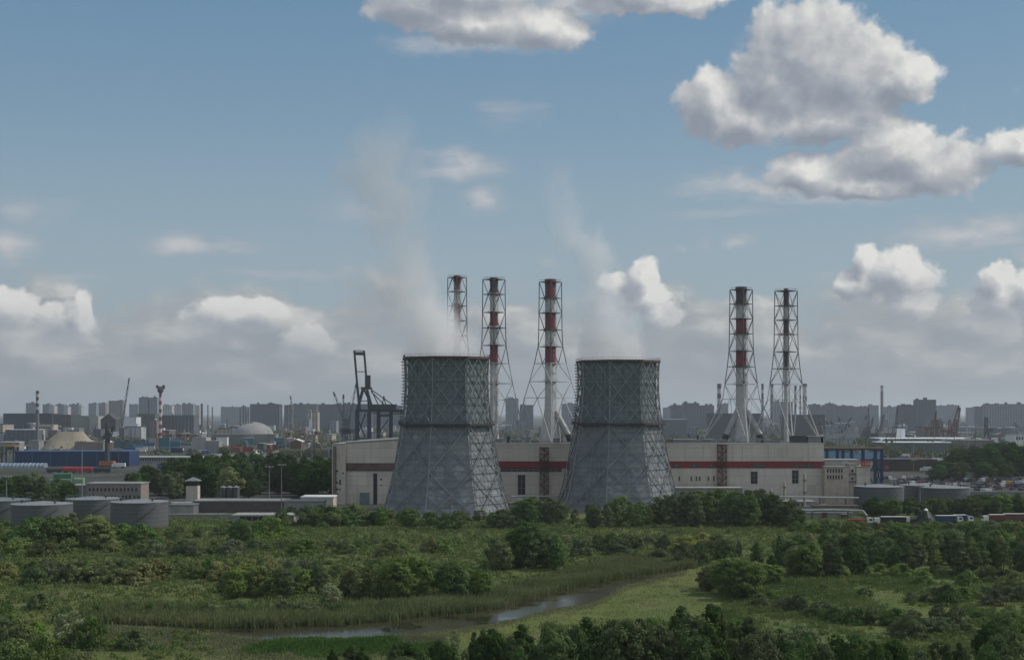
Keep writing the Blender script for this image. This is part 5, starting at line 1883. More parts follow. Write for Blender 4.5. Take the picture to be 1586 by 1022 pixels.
def container_mesh(cn, rgb):
    if cn not in cont:
        m = MB()
        m.box(-6.1, 6.1, -1.2, 1.2, 0.05, 2.58)
        for i in range(24):
            x = -5.9 + i * .5
            m.box(x, x + .22, -1.25, 1.25, .2, 2.45)
        o = m.build('container', mat('container_' + cn, rgb, 0.6, 0.15, 0.2, 0.3))
        cont[cn] = o
        return o
    o = cont[cn].copy()
    COL.objects.link(o)
    return o
hr = random.Random(21)
for (pxa, pxb, Y, tiers, pal, where) in ((168, 240, 1780, 3, (0, 0, 1), 'on the far teal row'), (205, 250, 1620, 3, (0, 1, 7, 0), 'on the mid teal row'), (340, 380, 1600, 3, (3, 4, 5), 'on the dull red stack'), (430, 470, 1600, 2, (1, 0, 5), 'on the blue stack below the yellow frames'), (250, 300, 1800, 3, (4, 3, 0, 5), 'on the rusty row under the banded mast'), (170, 225, 1700, 4, (0, 0, 1, 0), 'on the teal stack'), (222, 246, 1560, 4, (7, 1, 6, 5), 'on the light blue stack'), (246, 296, 1640, 5, (0, 0, 0, 7), 'on the tall teal stack'),
                                   (264, 300, 1480, 3, (2, 2, 3, 2), 'on the navy stack'), (172, 232, 1500, 2, (3, 4, 1, 6), 'on the mixed stack'), (172, 206, 1380, 2, (1, 2, 1), 'on the blue stack beside the crane column'), (374, 432, 1520, 2, (4, 1, 3, 6), 'on the orange stack left of the yellow frames'), (425, 520, 1400, 1, (2, 2, 1), 'on the long low navy row')):
    n = int((PX(pxb, Y) - PX(pxa, Y)) / 12.8)
    for i in range(n):
        top = max(1, tiers - hr.choice((0, 0, 1, 1, 2)))
        for z in range(top):
            cn, rgb = CC[hr.choice(pal)]
            o = container_mesh(cn, rgb)
            o.location = (PX(pxa, Y) + 6.4 + i * 12.8, Y + hr.uniform(-.3, .3), z * 2.62)
            key = (cn, where)
            cnt[key] = cnt.get(key, 0) + 1
            tag(o, f"{ordinal(cnt[key] - 1)} {cn} shipping container from the left {where}", 'container', 'shipping containers in the port')

# sheds, stores and huts filling the works between the sand heap and the wood
hr = random.Random(77)
cand = sorted((hr.choice((hr.uniform(-5, 170), hr.uniform(300, 520), hr.uniform(1366, 1590))), hr.uniform(1500, 2150)) for _ in range(70))
for i, (px, Y) in enumerate(cand):
    w, h = hr.uniform(5, 20), hr.uniform(4, 10)
    nm, m_ = hr.choice((('dark', ROOFD), ('grey', GREYW), ('brown', BRICK), ('pale', CONC), ('teal', TEAL), ('rusty', RUST)))
    rn, rm = hr.choice((('white', WHITE), ('grey', GREYW), ('dark', ROOFD), ('grey', CONC)))
    bld('store', f"low {nm} store with a {rn} roof in the works, {ordinal(i)} of them from the left", 'shed', px - w / 2, px + w / 2, HZ + (H - h) * F / Y, Y, hr.uniform(8, 22), m_, rm, group='low stores of the works', rt=.5, gable=hr.choice((0, 0, 2.5)))

# ---- domes and arcs
Y = 1900
t = thing('dome', 'grey storage dome with a bright white curved rim', 'dome', (PX(392, Y), Y, 0))
R = PX(424, Y) - PX(392, Y)
hd = PZ(655, Y)
MB().lathe([(R, 0)] + [(R * cos(i * pi / 20), 8 + (hd - 8) * sin(i * pi / 20)) for i in range(10)], 28).build('shell', GREYW, t, True)
m = MB()
arc = [(R * 1.01 * cos(i * pi / 24), -2, 8 + (hd - 8) * 1.02 * sin(i * pi / 24)) for i in range(0, 13)]
m.tube(arc, 0.8, 6)
m.build('rim', WHITE, t)
bld('hall', 'wide grey flat hall below the storage dome', 'warehouse', 330, 427, 672, 1850, 25, mat('mid_grey_hall', (0.17, 0.165, 0.16), 0.85, 0.2, 0.05, 0.2), GREYW)

# ---- cranes
def latt(mb, p, q, w, n, r):
    """square lattice beam from p to q"""
    p, q = Vector(p), Vector(q)
    d = (q - p).normalized()
    a = d.cross(Vector((0, 1, 0)) if abs(d.y) < .9 else Vector((1, 0, 0))).normalized()
    b = d.cross(a)
    cs = [a * w + b * w, a * w - b * w, a * -w - b * w, a * -w + b * w]
    for i, c in enumerate(cs):
        mb.bar(p + c, q + c * .6, r)
    for k in range(n):
        s, e = p.lerp(q, k / n), p.lerp(q, (k + 1) / n)
        f0, f1 = 1 - .4 * k / n, 1 - .4 * (k + 1) / n
        for i in range(4):
            mb.bar(s + cs[i] * f0, e + cs[(i + 1) % 4] * f1, r * .6)


def port_crane(label, px, Y, ybase_z, tip_px, tip_py, rgb, hcab=22, w=6, name='port_crane'):
    """luffing jib crane: portal legs, slewing tower, machinery house, jib with tip at a picture point"""
    c = mat('crane_' + str(rgb), rgb, 0.7, 0.15, 0.2)
    t = thing(name, label, 'crane', (PX(px, Y), Y, 0), 0, 'port cranes')
    for sx in (-1, 1):
        for sy in (-1, 1):
            MB().bar((sx * w * .8, sy * w * .8, 0), (sx * w * .4, sy * w * .4, hcab * .55), .75).build('leg', c, t)
    MB().lathe([(w * .75, hcab * .55), (w * .75, hcab * .62)], 10).build('slew_ring', c, t)
    m = MB()
    latt(m, (0, 0, hcab * .62), (0, 0, hcab * 1.35), 1.7, 4, .4)
    m.build('tower', c, t)
    tip = Vector((PX(tip_px, Y) - PX(px, Y), 0, PZ(tip_py, Y)))
    sg = 1 if tip.x >= 0 else -1
    MB().box(-sg * 8 if sg > 0 else -2, 2 if sg > 0 else 8, -2.4, 2.4, hcab * .62, hcab * .62 + 5).build('machine_house', c, t)
    m = MB()
    latt(m, (sg * 2.0, 0, hcab * .75), tip, .95, 8, .30)
    j = m.build('jib', c, t)
    dj = (tip - Vector((sg * 2.0, 0, hcab * .75))).normalized()
    MB().bar(tip - dj * 4.5, tip + dj * 1.2, 1.5, 6, .9).build('jib_head', STEEL_D, j)
    mb = MB()
    top = Vector((-sg * 1.0, 0, hcab * 1.35))
    mb.bar(top, tip, .16).bar(top, tip * .5 + Vector((sg, 0, hcab * .38)), .16)
    mb.bar(tip, (tip.x + .5, 0, max(tip.z - 24, 10)), .12)
    mb.bar(top, (-sg * 7, 0, hcab * .62 + 5), .2)
    mb.build('stay_rope', STEEL_D, j)
    return t

port_crane('grey luffing crane with a raised jib beyond the gable roofed shed', 187, 2300, 0, 200, 586, (0.07, 0.07, 0.075), 26, 6)
port_crane('yellowish luffing crane with an upright jib beyond the dome', 458, 2300, 0, 450, 614, (0.22, 0.20, 0.12), 24, 6)
for i, (px, Y, tx, ty, rgb, hc) in enumerate(((1281, 1750, 1270, 652, (0.30, 0.31, 0.32), 16), (1293, 1800, 1280, 652, (0.30, 0.31, 0.32), 16), (1300, 1850, 1287, 652, (0.26, 0.27, 0.28), 16), (1313, 1750, 1299, 646, (0.30, 0.31, 0.32), 18),
                                               (1322, 1900, 1314, 656, (0.30, 0.31, 0.32), 14), (1300, 2000, 1318, 648, (0.06, 0.065, 0.07), 16), (1344, 1900, 1352, 648, (0.07, 0.075, 0.08), 16), (1358, 1850, 1369, 643, (0.05, 0.055, 0.06), 16),
                                               (1344, 2100, 1345, 632, (0.06, 0.06, 0.065), 18), (1384, 1800, 1390, 632, (0.06, 0.05, 0.05), 18), (1330, 1950, 1342, 644, (0.2, 0.21, 0.22), 14))):
    port_crane(f"{'dark' if rgb[0] < .15 else 'pale'} jib crane by the shipyard, {ordinal(i)} in the crane row right of the hall", px, Y, 0, tx, ty, rgb, hc, 4)
for i, (px, Y, tx, ty) in enumerate(((1444, 1900, 1450, 638), (1452, 1950, 1449, 641), (1471, 1900, 1485, 629), (1480, 1900, 1487, 632))):
    port_crane(f"dull red luffing crane before the tall office tower, {ordinal(i)} from the left of four", px, Y, 0, tx, ty, (0.13, 0.055, 0.06), 24, 5)
port_crane('dark crane with blunt short jib right of the red cranes', 1528, 1900, 0, 1526, 646, (0.05, 0.055, 0.065), 26, 5)
port_crane('pale thin jib crane above the brick works', 1583, 1800, 0, 1573, 656, (0.4, 0.4, 0.4), 14, 4)
for i, (px, tx, ty) in enumerate(((540, 517, 608), (536, 548, 594), (533, 524, 612))):
    port_crane(f"thin dark jib crane left of the big container crane, {ordinal(i)} of three", px, 1800, 0, tx + 4 * i, ty, (0.06, 0.07, 0.08), 26, 4)

# grab crane column on an orange base
Y = gy(722.8)
t = thing('crane_column', 'dark thick crane column on an orange base beside the blue hall', 'crane', (PX(166, Y), Y, 0), 0, 'port cranes')
MB().box(-5.5, 5.5, -3.5, 3.5, 1.0, PZ(714, Y)).build('base', mat('orange_base', (0.33, 0.13, 0.07), 0.7, 0.2), t)
MB().box(-6, -4, -4, 4, 0, 1).box(4, 6, -4, 4, 0, 1).build('undercarriage', STEEL_D, t)
MB().bar((0, 0, PZ(714, Y)), (0, 0, PZ(656, Y)), 2.0, 8, 1.5).build('column', mat('crane_slate', (0.05, 0.06, 0.065), 0.7, 0.2), t)
m = MB()
latt(m, (0, 0, PZ(690, Y)), (5, 0, PZ(660, Y)), .9, 6, .25)
m.bar((0, 0, PZ(656, Y)), (4.5, 0, PZ(668, Y)), .5)
m.build('jib', MATS['crane_slate'], t)
MB().box(-3, 3, -2.2, 2.2, PZ(680, Y), PZ(674, Y)).build('cab', MATS['crane_slate'], t)

# big ship-to-shore container crane
Y = 1350.0
t = thing('container_crane', 'tall navy ship to shore crane with raised boom left of the towers', 'crane', (PX(572, Y), Y, 0), 0, 'port cranes')
cx = lambda px: PX(px, Y) - PX(572, Y)
cz = lambda py: PZ(py, Y)
NV = mat('crane_navy', (0.018, 0.025, 0.055), 0.6, 0.2, 0.1)
SL = mat('crane_steel_slate', (0.030, 0.036, 0.044), 0.6, 0.2, 0.1)
for a, b, d in ((552.5, 553.5, 0), (572, 572, 0), (582.5, 582.5, 26), (602, 602, 26)):
    MB().bar((cx(a), d, 0), (cx(b), d, cz(634)), 2.60, 4).build('leg', NV, t)
MB().box(cx(551), cx(625), -1.2, 1.2, cz(637.5), cz(634)).build('portal_beam', NV, t)
MB().box(cx(581), cx(604), 24.8, 27.2, cz(645), cz(642)).box(cx(551), cx(574), -1.1, 1.1, cz(680), cz(678)).build('sill_beam', NV, t)
MB().box(cx(576), cx(614), -3, 10, cz(634), cz(626)).build('machine_house', SL, t)
m = MB()
for d in (0, 8):
    m.bar((cx(553), d, cz(634)), (cx(562), d, cz(601)), 1.31)
    m.bar((cx(576), d, cz(634)), (cx(567), d, cz(601)), 1.31)
m.bar((cx(560), 0, cz(601)), (cx(574), 8, cz(601)), 1.56)
m.bar((cx(562), 4, cz(601)), (cx(574), 4, cz(626)), 1.04)
m.build('a_frame', SL, t)
m = MB()
for d in (-3, 3):
    x0, x1 = cx(560) , cx(549.5)
    ofs = 4.3 if d > 0 else -4.3
    m.bar((cx(564) + ofs, d, cz(634)), (cx(556.3) + ofs, d, cz(543)), 1.31)
    m.bar((cx(566.5) + ofs, d, cz(634)), (cx(558.2) + ofs, d, cz(566)), 0.52)
a, b = Vector((cx(564), 0, cz(634))), Vector((cx(556.3), 0, cz(543)))
for k in range(1, 15):
    c = a.lerp(b, k / 14)
    if k in (9, 14, 13, 2, 5):
        m.bar(c + Vector((-4.3, -3, 0)), c + Vector((4.3, 3, 0)), .55 if k != 5 else .3)
m.box(b.x - 4.4, b.x + 4.4, -1.5, 1.5, cz(549.5), cz(545))
m.build('boom', SL, t)
m = MB()
m.bar((cx(568), 3, cz(601)), (cx(568), 3, cz(581)), 2.60).bar((cx(571), 3, cz(601)), (cx(571), 3, cz(581)), 2.09)
m.build('mast', SL, t)
m = MB()
for p in (((574, 603), (607, 626)), ((574, 606), (594, 626)), ((574, 603), (585, 626)), ((562, 603), (553, 634)), ((590, 634), (594, 613)), ((598, 634), (594, 613))):
    m.bar((cx(p[0][0]), 4, cz(p[0][1])), (cx(p[1][0]), 4, cz(p[1][1])), 0.66)
m.build('stay', STEEL_D, t)
m = MB()
latt(m, (cx(574), 4, cz(638)), (cx(628), 4, cz(640)), 1.4, 12, .35)
m.build('girder', SL, t)
m = MB()
for p in (((554, 648), (565, 676)), ((553, 676), (566, 640)), ((583, 676), (601, 650))):
    m.bar((cx(p[0][0]), .2, cz(p[0][1])), (cx(p[1][0]), .2, cz(p[1][1])), 0.78)
m.build('bracing', NV, t)

# yellow frames (straddle gantries)
for i, (px, Y, w, yt, rgb) in enumerate(((247, 1800, 9, 671, (0.22, 0.13, 0.04)), (262, 1820, 8, 672, (0.17, 0.09, 0.04)), (277, 1800, 9, 671, (0.22, 0.13, 0.05)), (290, 1820, 8, 672, (0.17, 0.09, 0.04)), (447, 1700, 11, 669, (0.24, 0.17, 0.08)), (468, 1720, 10, 670, (0.22, 0.16, 0.09)), (488, 1700, 10, 668, (0.2, 0.14, 0.08)), (12, 1180, 18, 690, (0.24, 0.15, 0.05)))):
    t = thing('yard_gantry', f"yellowish brown yard gantry frame, {ordinal(i)} of those scattered over the port", 'gantry crane', (PX(px, Y), Y, 0), 0, 'yard gantry cranes')
    c = mat('gantry_' + str(rgb), rgb, 0.7, 0.2)
    hw = w / F * Y * .5
    zt = PZ(yt, Y)
    for sx in (-1, 1):
        for sy in (0, 10):
            MB().box(sx * hw - .5, sx * hw + .5, sy - .5, sy + .5, 0, zt - 1.2).build('leg', c if Y > 1500 else BLUE_N, t)
    MB().box(-hw - 1, hw + 1, -.7, 10.7, zt - 1.19, zt).build('beam', c, t)
    MB().box(-1.5, 1.5, 3, 7, zt - 3.6, zt - 1.25).build('trolley', STEEL_D, t)

# ---- thin chimneys and masts of the town
def far_chimney(label, px, Y, ytop, wpx, stops, head=False, zbase=0):
    r = wpx / 2 / F * Y
    h = PZ(ytop, Y)
    t = thing('far_chimney', label, 'chimney', (PX(px, Y), Y, 0), 0, 'thin chimneys over the town')
    m = mat_stack('far_paint_%d' % int(px * 10), None, [(max(.001, PZ(a, Y) / 100.0), c) for a, c in reversed(stops[1:])], stops[0])
    MB().lathe([(r * 1.15, 0), (r, h), (r * .8, h), (r * .8, h - 1)], 14).build('stack', m, t, True)
    MB().lathe([(r * 1.0, h - r), (r * 1.5, h - r), (r * 1.5, h - r + .4), (r * 1.0, h - r + .4)], 14, cap0=False, cap1=False).build('platform', STEEL_D, t)
    if head:
        MB().lathe([(r * .9, h), (r * 2.4, h + 2), (r * 2.4, h + 5), (r * 1.6, h + 8)], 8).box(-r * 3.4, -r * 1.8, -.5, .5, h + 6, h + 9.5).box(r * 1.4, r * 3.4, -.5, .5, h + 5, h + 9.5).build('head', STEEL_D, t)
DK, LT, RD, GY = (0.05, 0.05, 0.055), (0.42, 0.41, 0.42), (0.22, 0.035, 0.05), (0.14, 0.14, 0.15)
def bands(y0, y1, n, a, b, base):
    return [base] + [(y0 + (y1 - y0) * i / n, a if i % 2 else b) for i in range(1, n + 1)]
far_chimney('grey chimney with dark and pale bands near the left edge', 58, 1750, 605, 4.6, bands(605, 640, 7, DK, LT, GY))
far_chimney('slim red and white banded mast with a dark head, left of the wood', 248.5, 1650, 609, 4.0, bands(609, 682, 12, RD, (0.5, 0.47, 0.48), RD), True)
far_chimney('banded grey chimney just left of the right chimney pair', 1114, 2600, 594, 6.2, [GY, (602, DK), (610, LT), (617, DK), (626, LT), (634, DK)])
far_chimney('dark banded chimney between the right pair, beside the flue pipes', 1181, 2600, 594, 3.6, [GY, (603, DK), (609, LT), (618, DK)])
far_chimney('grey banded chimney just right of the dark banded one, with smoke', 1195.5, 2650, 594, 4.6, [GY, (601, DK), (611, LT), (618, GY)])
far_chimney('thin dark banded chimney right of the slender lattice chimney', 1232, 2650, 597, 3.6, [GY, (605, DK), (611, LT), (619, DK), (626, LT)])
far_chimney('thinnest grey chimney, middle of the three right of the lattice', 1239.5, 2700, 597, 2.4, [GY, (604, DK), (612, LT), (618, DK)])
far_chimney('thick pale chimney, rightmost of the three right of the lattice', 1246.5, 2500, 594, 6.4, [LT, (597, DK), (614, LT), (622, DK)])
far_chimney('lone pink and white banded chimney over the right skyline', 1366, 3000, 597, 4.4, [GY, (598.5, DK), (606, LT), (615, (0.2, 0.15, 0.16)), (628, (0.26, 0.2, 0.2))])
far_chimney('short dark chimney left of the dome on the skyline', 312.5, 3000, 625, 3.4, [DK, (626, DK)])
far_chimney('thin dark mast by the left end of the skyline blocks', 436, 3000, 627, 3.0, [GY, (628, DK)])
for i, px in enumerate((322, 329, 372, 377, 381, 385, 446)):
    far_chimney(f"thin dark vent pipe over the middle left skyline, {ordinal(i)} from the left", px, 2400, 627 + 3 * (i % 3), 1.8, [GY, (630, DK)])

# ---- skyline blocks and town
FB = [('grey blue', mat_windows('far_greyblue', (0.20, 0.22, 0.25), (0.06, 0.07, 0.09), 6, 3.2)), ('pale', mat_windows('far_pale', (0.44, 0.44, 0.44), (0.14, 0.15, 0.17), 7, 3.2)), ('dark', mat_windows('far_dark', (0.10, 0.11, 0.13), (0.04, 0.045, 0.055), 6, 3.2)),
      ('beige', mat_windows('far_beige', (0.38, 0.33, 0.27), (0.12, 0.11, 0.1), 6, 3.2)), ('brownish', mat_windows('far_brown', (0.20, 0.16, 0.15), (0.06, 0.06, 0.07), 6, 3.2))]
SKY_B = [(40, 56, 624, 0, 4400), (66, 76, 626, 0, 4300), (76, 84, 628, 1, 4200), (86, 99, 626, 0, 4400), (99.5, 105, 629, 1, 4100), (107, 122, 626, 0, 4300), (122, 126, 630, 1, 4300), (137, 149, 624.5, 0, 4700), (152, 163, 624, 4, 4800), (168, 190, 620.5, 4, 4300), (200, 214, 626, 0, 5000),
         (215, 229.3, 615.5, 0, 3600), (231, 243.3, 615.5, 0, 3600), (252, 266, 627.5, 1, 4000), (266.5, 281, 627, 1, 4100), (281.5, 299, 625.5, 0, 4000), (300, 309, 628, 1, 4300), (342, 386, 630, 0, 5200), (387, 433, 625.5, 2, 3400), (440, 452, 627, 2, 3600), (453, 491, 625.5, 2, 4000), (493, 530, 626, 2, 3500), (531, 575, 625.5, 2, 3300), (576, 622, 628, 2, 4000), (474, 482, 637, 3, 2900), (483, 492, 637, 3, 2850),
         (783, 803, 617, 0, 3600), (805, 826, 627, 2, 3600), (870, 892, 625, 0, 4000), (1028, 1041, 631, 0, 4500), (1040, 1058, 627, 2, 3600), (1058.5, 1083, 624, 2, 3500), (1083.5, 1106, 627.5, 2, 3600), (1118, 1128, 625, 0, 4200), (1200, 1228, 622, 0, 3800), (1255, 1271, 626, 2, 3800), (1272, 1280, 629, 2, 4100), (1281, 1292, 624.5, 2, 4000), (1293, 1322, 628, 2, 3900), (1323, 1347, 629.5, 2, 4200), (1347, 1361, 627.5, 0, 4100), (1370, 1394, 630, 0, 4400),
         (1395, 1420.5, 627, 2, 3000), (1421, 1450, 618.8, 2, 2900), (1451, 1486, 628, 0, 4600), (1500, 1520, 631, 0, 4600), (1528, 1592, 625.5, 0, 3300), (1515, 1528, 629.5, 2, 3600)]
ab = {}
for (a, b, yt, mi, Y) in SKY_B:
    nm, m = FB[mi]
    c = ab[mi] = ab.get(mi, 0) + 1
    t = bld('tower_block', f"{nm} tower block on the skyline, {ordinal(c - 1)} {nm} one from the left", 'tower block', a, b, yt, Y, 30, m, ROOFD, group='skyline tower blocks', over=0, rt=1.2)
    x = PX(rng.uniform(a + 1, b - 2), Y) - PX((a + b) / 2, Y)
    wb_ = PX(b, Y) - PX(a, Y)
    for q in range(1 + int(wb_ / 22)):
        x = rng.uniform(-wb_ / 2, wb_ / 2 - 8)
        MB().box(x, x + rng.uniform(4, 9), 8, 16, PZ(yt, Y) + .01, PZ(yt, Y) + rng.uniform(1.5, 4.5)).build('lift_house', m, t)
# low town, works and sheds, thick towards the horizon
hr = random.Random(33)
WT = mat('far_white', (0.62, 0.63, 0.64), 0.6, 0.1, 0.05)
roofs = [('dark roofed', ROOFD), ('white roofed', WT), ('grey roofed', GREYW), ('grey roofed', GREYW), ('dark roofed', ROOFD)]
cand = []
for i in range(300):
    px = hr.uniform(-20, 1606)
    Y = 1900 * (2.6 ** hr.uniform(0, 1))
    if 520 < px < 1250 and Y < 2300:
        continue
    cand.append((px, Y))
cand.sort()
cc = {}
for px, Y in cand:
    w = hr.choice((hr.uniform(5, 12), hr.uniform(8, 24))) * 2600 / Y
    h = hr.uniform(8, 19) if hr.random() < .75 else hr.uniform(18, 30)
    yt = HZ - (h - H) * F / Y
    mi = hr.choice((0, 1, 2, 2, 4, 0, 3))
    rn, rm = hr.choice(roofs)
    nm, m = FB[mi]
    c = cc[(nm, rn)] = cc.get((nm, rn), 0) + 1
    wb = bld('works_building', f"{nm} {rn} works building in the hazy town, {ordinal(c - 1)} such from the left", 'building', px - w / 2, px + w / 2, yt, Y, hr.uniform(15, 50), m, rm, group='low buildings of the town', over=.4, rt=1.0)
    if hr.random() < .6:
        hw_ = w / 2 / F * Y
        x0_ = hr.uniform(-hw_, hw_ * .4)
        MB().box(x0_, x0_ + hw_ * hr.uniform(.2, .55), 1, 9, h + .02, h + hr.uniform(2, 5)).build('penthouse', hr.choice((m, GREYW, WT)), wb)
    elif hr.random() < .4:
        MB().bar((0, 4, h), (0, 4, h + hr.uniform(6, 18)), .6, 6).build('vent_pipe', STEEL_D, wb)
# named halls of the left middle distance
bld('hall', 'wide dark slate hall behind the banded chimney on the left', 'factory', 5, 81, 640, 2500, 60, mat('slate_hall', (0.05, 0.06, 0.075), 0.8, 0.15, 0.02), ROOFD)
bld('hall', 'brownish dark hall left of the grey beige one', 'factory', 82, 110, 642, 2450, 50, mat('slate_brown', (0.09, 0.085, 0.09), 0.8, 0.15, 0.02), ROOFD)
bld('hall', 'grey beige windowless hall beyond the sand heap', 'factory', 110.5, 137.5, 644, 2400, 50, mat('hall_beige', (0.22, 0.225, 0.21), 0.8, 0.12, 0.02, 0.2), ROOFD)
bld('hall', 'pale end bay right of the grey beige hall', 'factory', 138, 152, 644, 2390, 40, mat('hall_pale', (0.30, 0.30, 0.275), 0.8, 0.12, 0.02, 0.2), GREYW)
bld('gable_shed', 'dark gable roofed shed beside the white hall', 'shed', 156, 179, 650, 2200, 30, mat('dark_gable', (0.055, 0.06, 0.065), 0.8, 0.15), ROOFD, gable=9)
bld('hall', 'bright white low hall behind the gable roofed shed', 'warehouse', 172, 211, 645.5, 2350, 30, WT, CONC)
bld('hall', 'slate grey hall below the twin tower blocks', 'factory', 213, 240, 641, 2400, 50, mat('slate_hall2', (0.085, 0.10, 0.105), 0.8, 0.15, 0.02), ROOFD)
bld('hall', 'long low dark hall right of the slate grey hall', 'factory', 240.5, 300, 643, 2450, 40, FB[2][1], ROOFD)
bld('small_works', 'small cream works with a window band by the banded chimney', 'building', 48, 83, 657.5, 2000, 20, mat('cream', (0.40, 0.36, 0.29), 0.8, 0.12), BEIGE2, [(60, 82, 661, 664, 8, 0.4)])
bld('shed', 'low shed with a bright white roof left of the sand heap', 'shed', 8, 56, 665, 1900, 30, FB[2][1], WT)
bld('shed', 'low shed with white roof just behind the blue hall', 'shed', 0, 30, 684, 1560, 16, GREYW, WT)
bld('shed', 'small grey roofed shed left of the sand heap', 'shed', 44, 60, 682, 1500, 16, GREYW, GREYW)
bld('ship_house', 'white ship superstructure among the shipyard cranes', 'ship', 1384, 1402, 664, 1800, 20, WT, WT)
bld('ship_house', 'pale lower ship bridge beside the white superstructure', 'ship', 1366, 1384, 669, 1820, 18, CONC, CONC)
bld('hall', 'grey hall under the dark blocks right of the tower', 'factory', 1030, 1064, 649, 2300, 40, mat('hall_bluegrey', (0.13, 0.145, 0.155), 0.8, 0.12, 0.02), WT)
bld('hall', 'broad slate hall behind the right chimney pair', 'factory', 1100, 1180, 640, 2300, 40, mat('hall_slate3', (0.07, 0.075, 0.085), 0.8, 0.12, 0.02), ROOFD)
bld('hall', 'broad dark hall below the right skyline blocks', 'factory', 1215, 1278, 642, 2300, 40, MATS['hall_slate3'], ROOFD)
# poles, lamp posts and parked trucks that crowd the works
for i in range(46):
    px = hr.choice((hr.uniform(0, 530), hr.uniform(1360, 1586)))
    Y = hr.uniform(1050, 2100)
    h = hr.uniform(14, 30)
    t = thing('lamp_post', f"thin {'dark' if i % 2 else 'pale'} lamp post amid the works and port, {ordinal(i)} of them", 'lamp post', (PX(px, Y), Y, 0), 0, 'lamp posts of the port')
    MB().bar((0, 0, 0), (0, 0, h), .28, 6, .18).build('pole', STEEL_D if i % 2 else CONC, t)
    MB().box(-1.6, 1.6, -.3, .3, h, h + .35).build('lamp_head', CONC, t)
tk = None
for i in range(70):
    px = hr.choice((hr.uniform(-5, 520), hr.uniform(180, 440), hr.uniform(1366, 1500)))
    Y = hr.uniform(980, 1700)
    if px > 1300:
        Y = hr.uniform(960, 1400)
    ci = hr.choice((0, 0, 0, 1, 2))
    cn, rgb = (('white', (.62, .62, .6)), ('blue', (.05, .12, .3)), ('red', (.3, .05, .04)))[ci]
    key = 'truck_' + cn
    if key not in protos:
        t = bpy.data.objects.new('truck', None)
        COL.objects.link(t)
        MB().box(-5.2, 2.4, -1.25, 1.25, 1.0, 3.7).build('cargo_box', mat('truck_paint_' + cn, rgb, .6, .1), t)
        MB().prism([(2.7, .8), (4.9, .8), (4.9, 1.9), (4.6, 2.9), (2.7, 2.9)], -1.2, 1.2).build('cab', mat('truck_cab_' + cn, tuple(min(.6, q * 1.3) for q in rgb), .4, .1), t)
        for x in (-3.8, -2.6, 3.6):
            MB().bar((x, -1.2, .5), (x, 1.2, .5), .5, 10).build('axle', TYRE, t)
        protos[key] = t
        o = t
    else:
        o = copy_tree(protos[key])
    o.location = (PX(px, Y), Y, 0)
    o.rotation_euler = (0, 0, hr.choice((0, 3.14, .1, 1.4, -.15)))
    seen[key] = seen.get(key, 0) + 1
    tag(o, f"{ordinal(seen[key] - 1)} small {cn} truck standing among the sheds of the port", 'truck', 'trucks standing in the port')
# trees and scrub far off among the works read as a mass
def far_wood():
    r = np.random.default_rng(9)
    cs, ns, ss = [], [], []
    for i in range(620):
        px = r.uniform(-30, 1616)
        Y = 1250 * (2.8 ** r.uniform(0, 1))
        if Y < 1700 and (px < 560) and r.uniform() < .75:
            continue
        x = PX(px, Y)
        hh = r.uniform(7, 14)
        k = 70
        d = r.normal(size=(k, 3))
        d /= np.linalg.norm(d, axis=1, keepdims=True)
        d[:, 2] = np.abs(d[:, 2])
        cs.append(np.array([x, Y, 0.5]) + d * np.array([hh * r.uniform(.6, 1.6), hh * .6, hh]) * r.uniform(.6, 1.0, (k, 1)))
        ns.append(d + r.normal(size=(k, 3)) * .4)
        ss.append(r.uniform(2.2, 4.2, k))
    me = quads_mesh('far_wood', np.concatenate(cs), np.concatenate(ns), np.concatenate(ss), 4)
    me.materials.append(L_DARK)
    o = bpy.data.objects.new('far_wood', me)
    COL.objects.link(o)
    tag(o, kind='stuff')
far_wood()

# two birds over the station
for i, (px, py, Y) in enumerate(((725, 318, 260), (895, 468, 300))):
    o = thing('bird', ('small dark bird gliding high above the left tower', 'small dark bird beside the steam of the right tower')[i], 'bird', (PX(px, Y), Y, PZ(py, Y)), 0.4)
    m = MB()
    m.lathe([(.01, -.16), (.045, -.08), (.05, .02), (.03, .10), (.012, .14)], 8)
    m.v = [(x, z, y) for x, y, z in m.v]
    m.build('body', STEEL_D, o)
    for s in (-1, 1):
        MB().add([(0, -.05, .03), (0, .05, .03), (s * .2, .03, .09), (s * .2, -.05, .09), (s * .42, -.07, .02), (0, -.05, .015), (0, .05, .015), (s * .2, .03, .075), (s * .2, -.05, .075)],
                 [(0, 1, 2, 3), (3, 2, 4), (5, 8, 7, 6), (8, 4, 7), (0, 3, 8, 5), (1, 6, 7, 2), (3, 4, 8), (2, 7, 4)]).build('wing', STEEL_D, o)

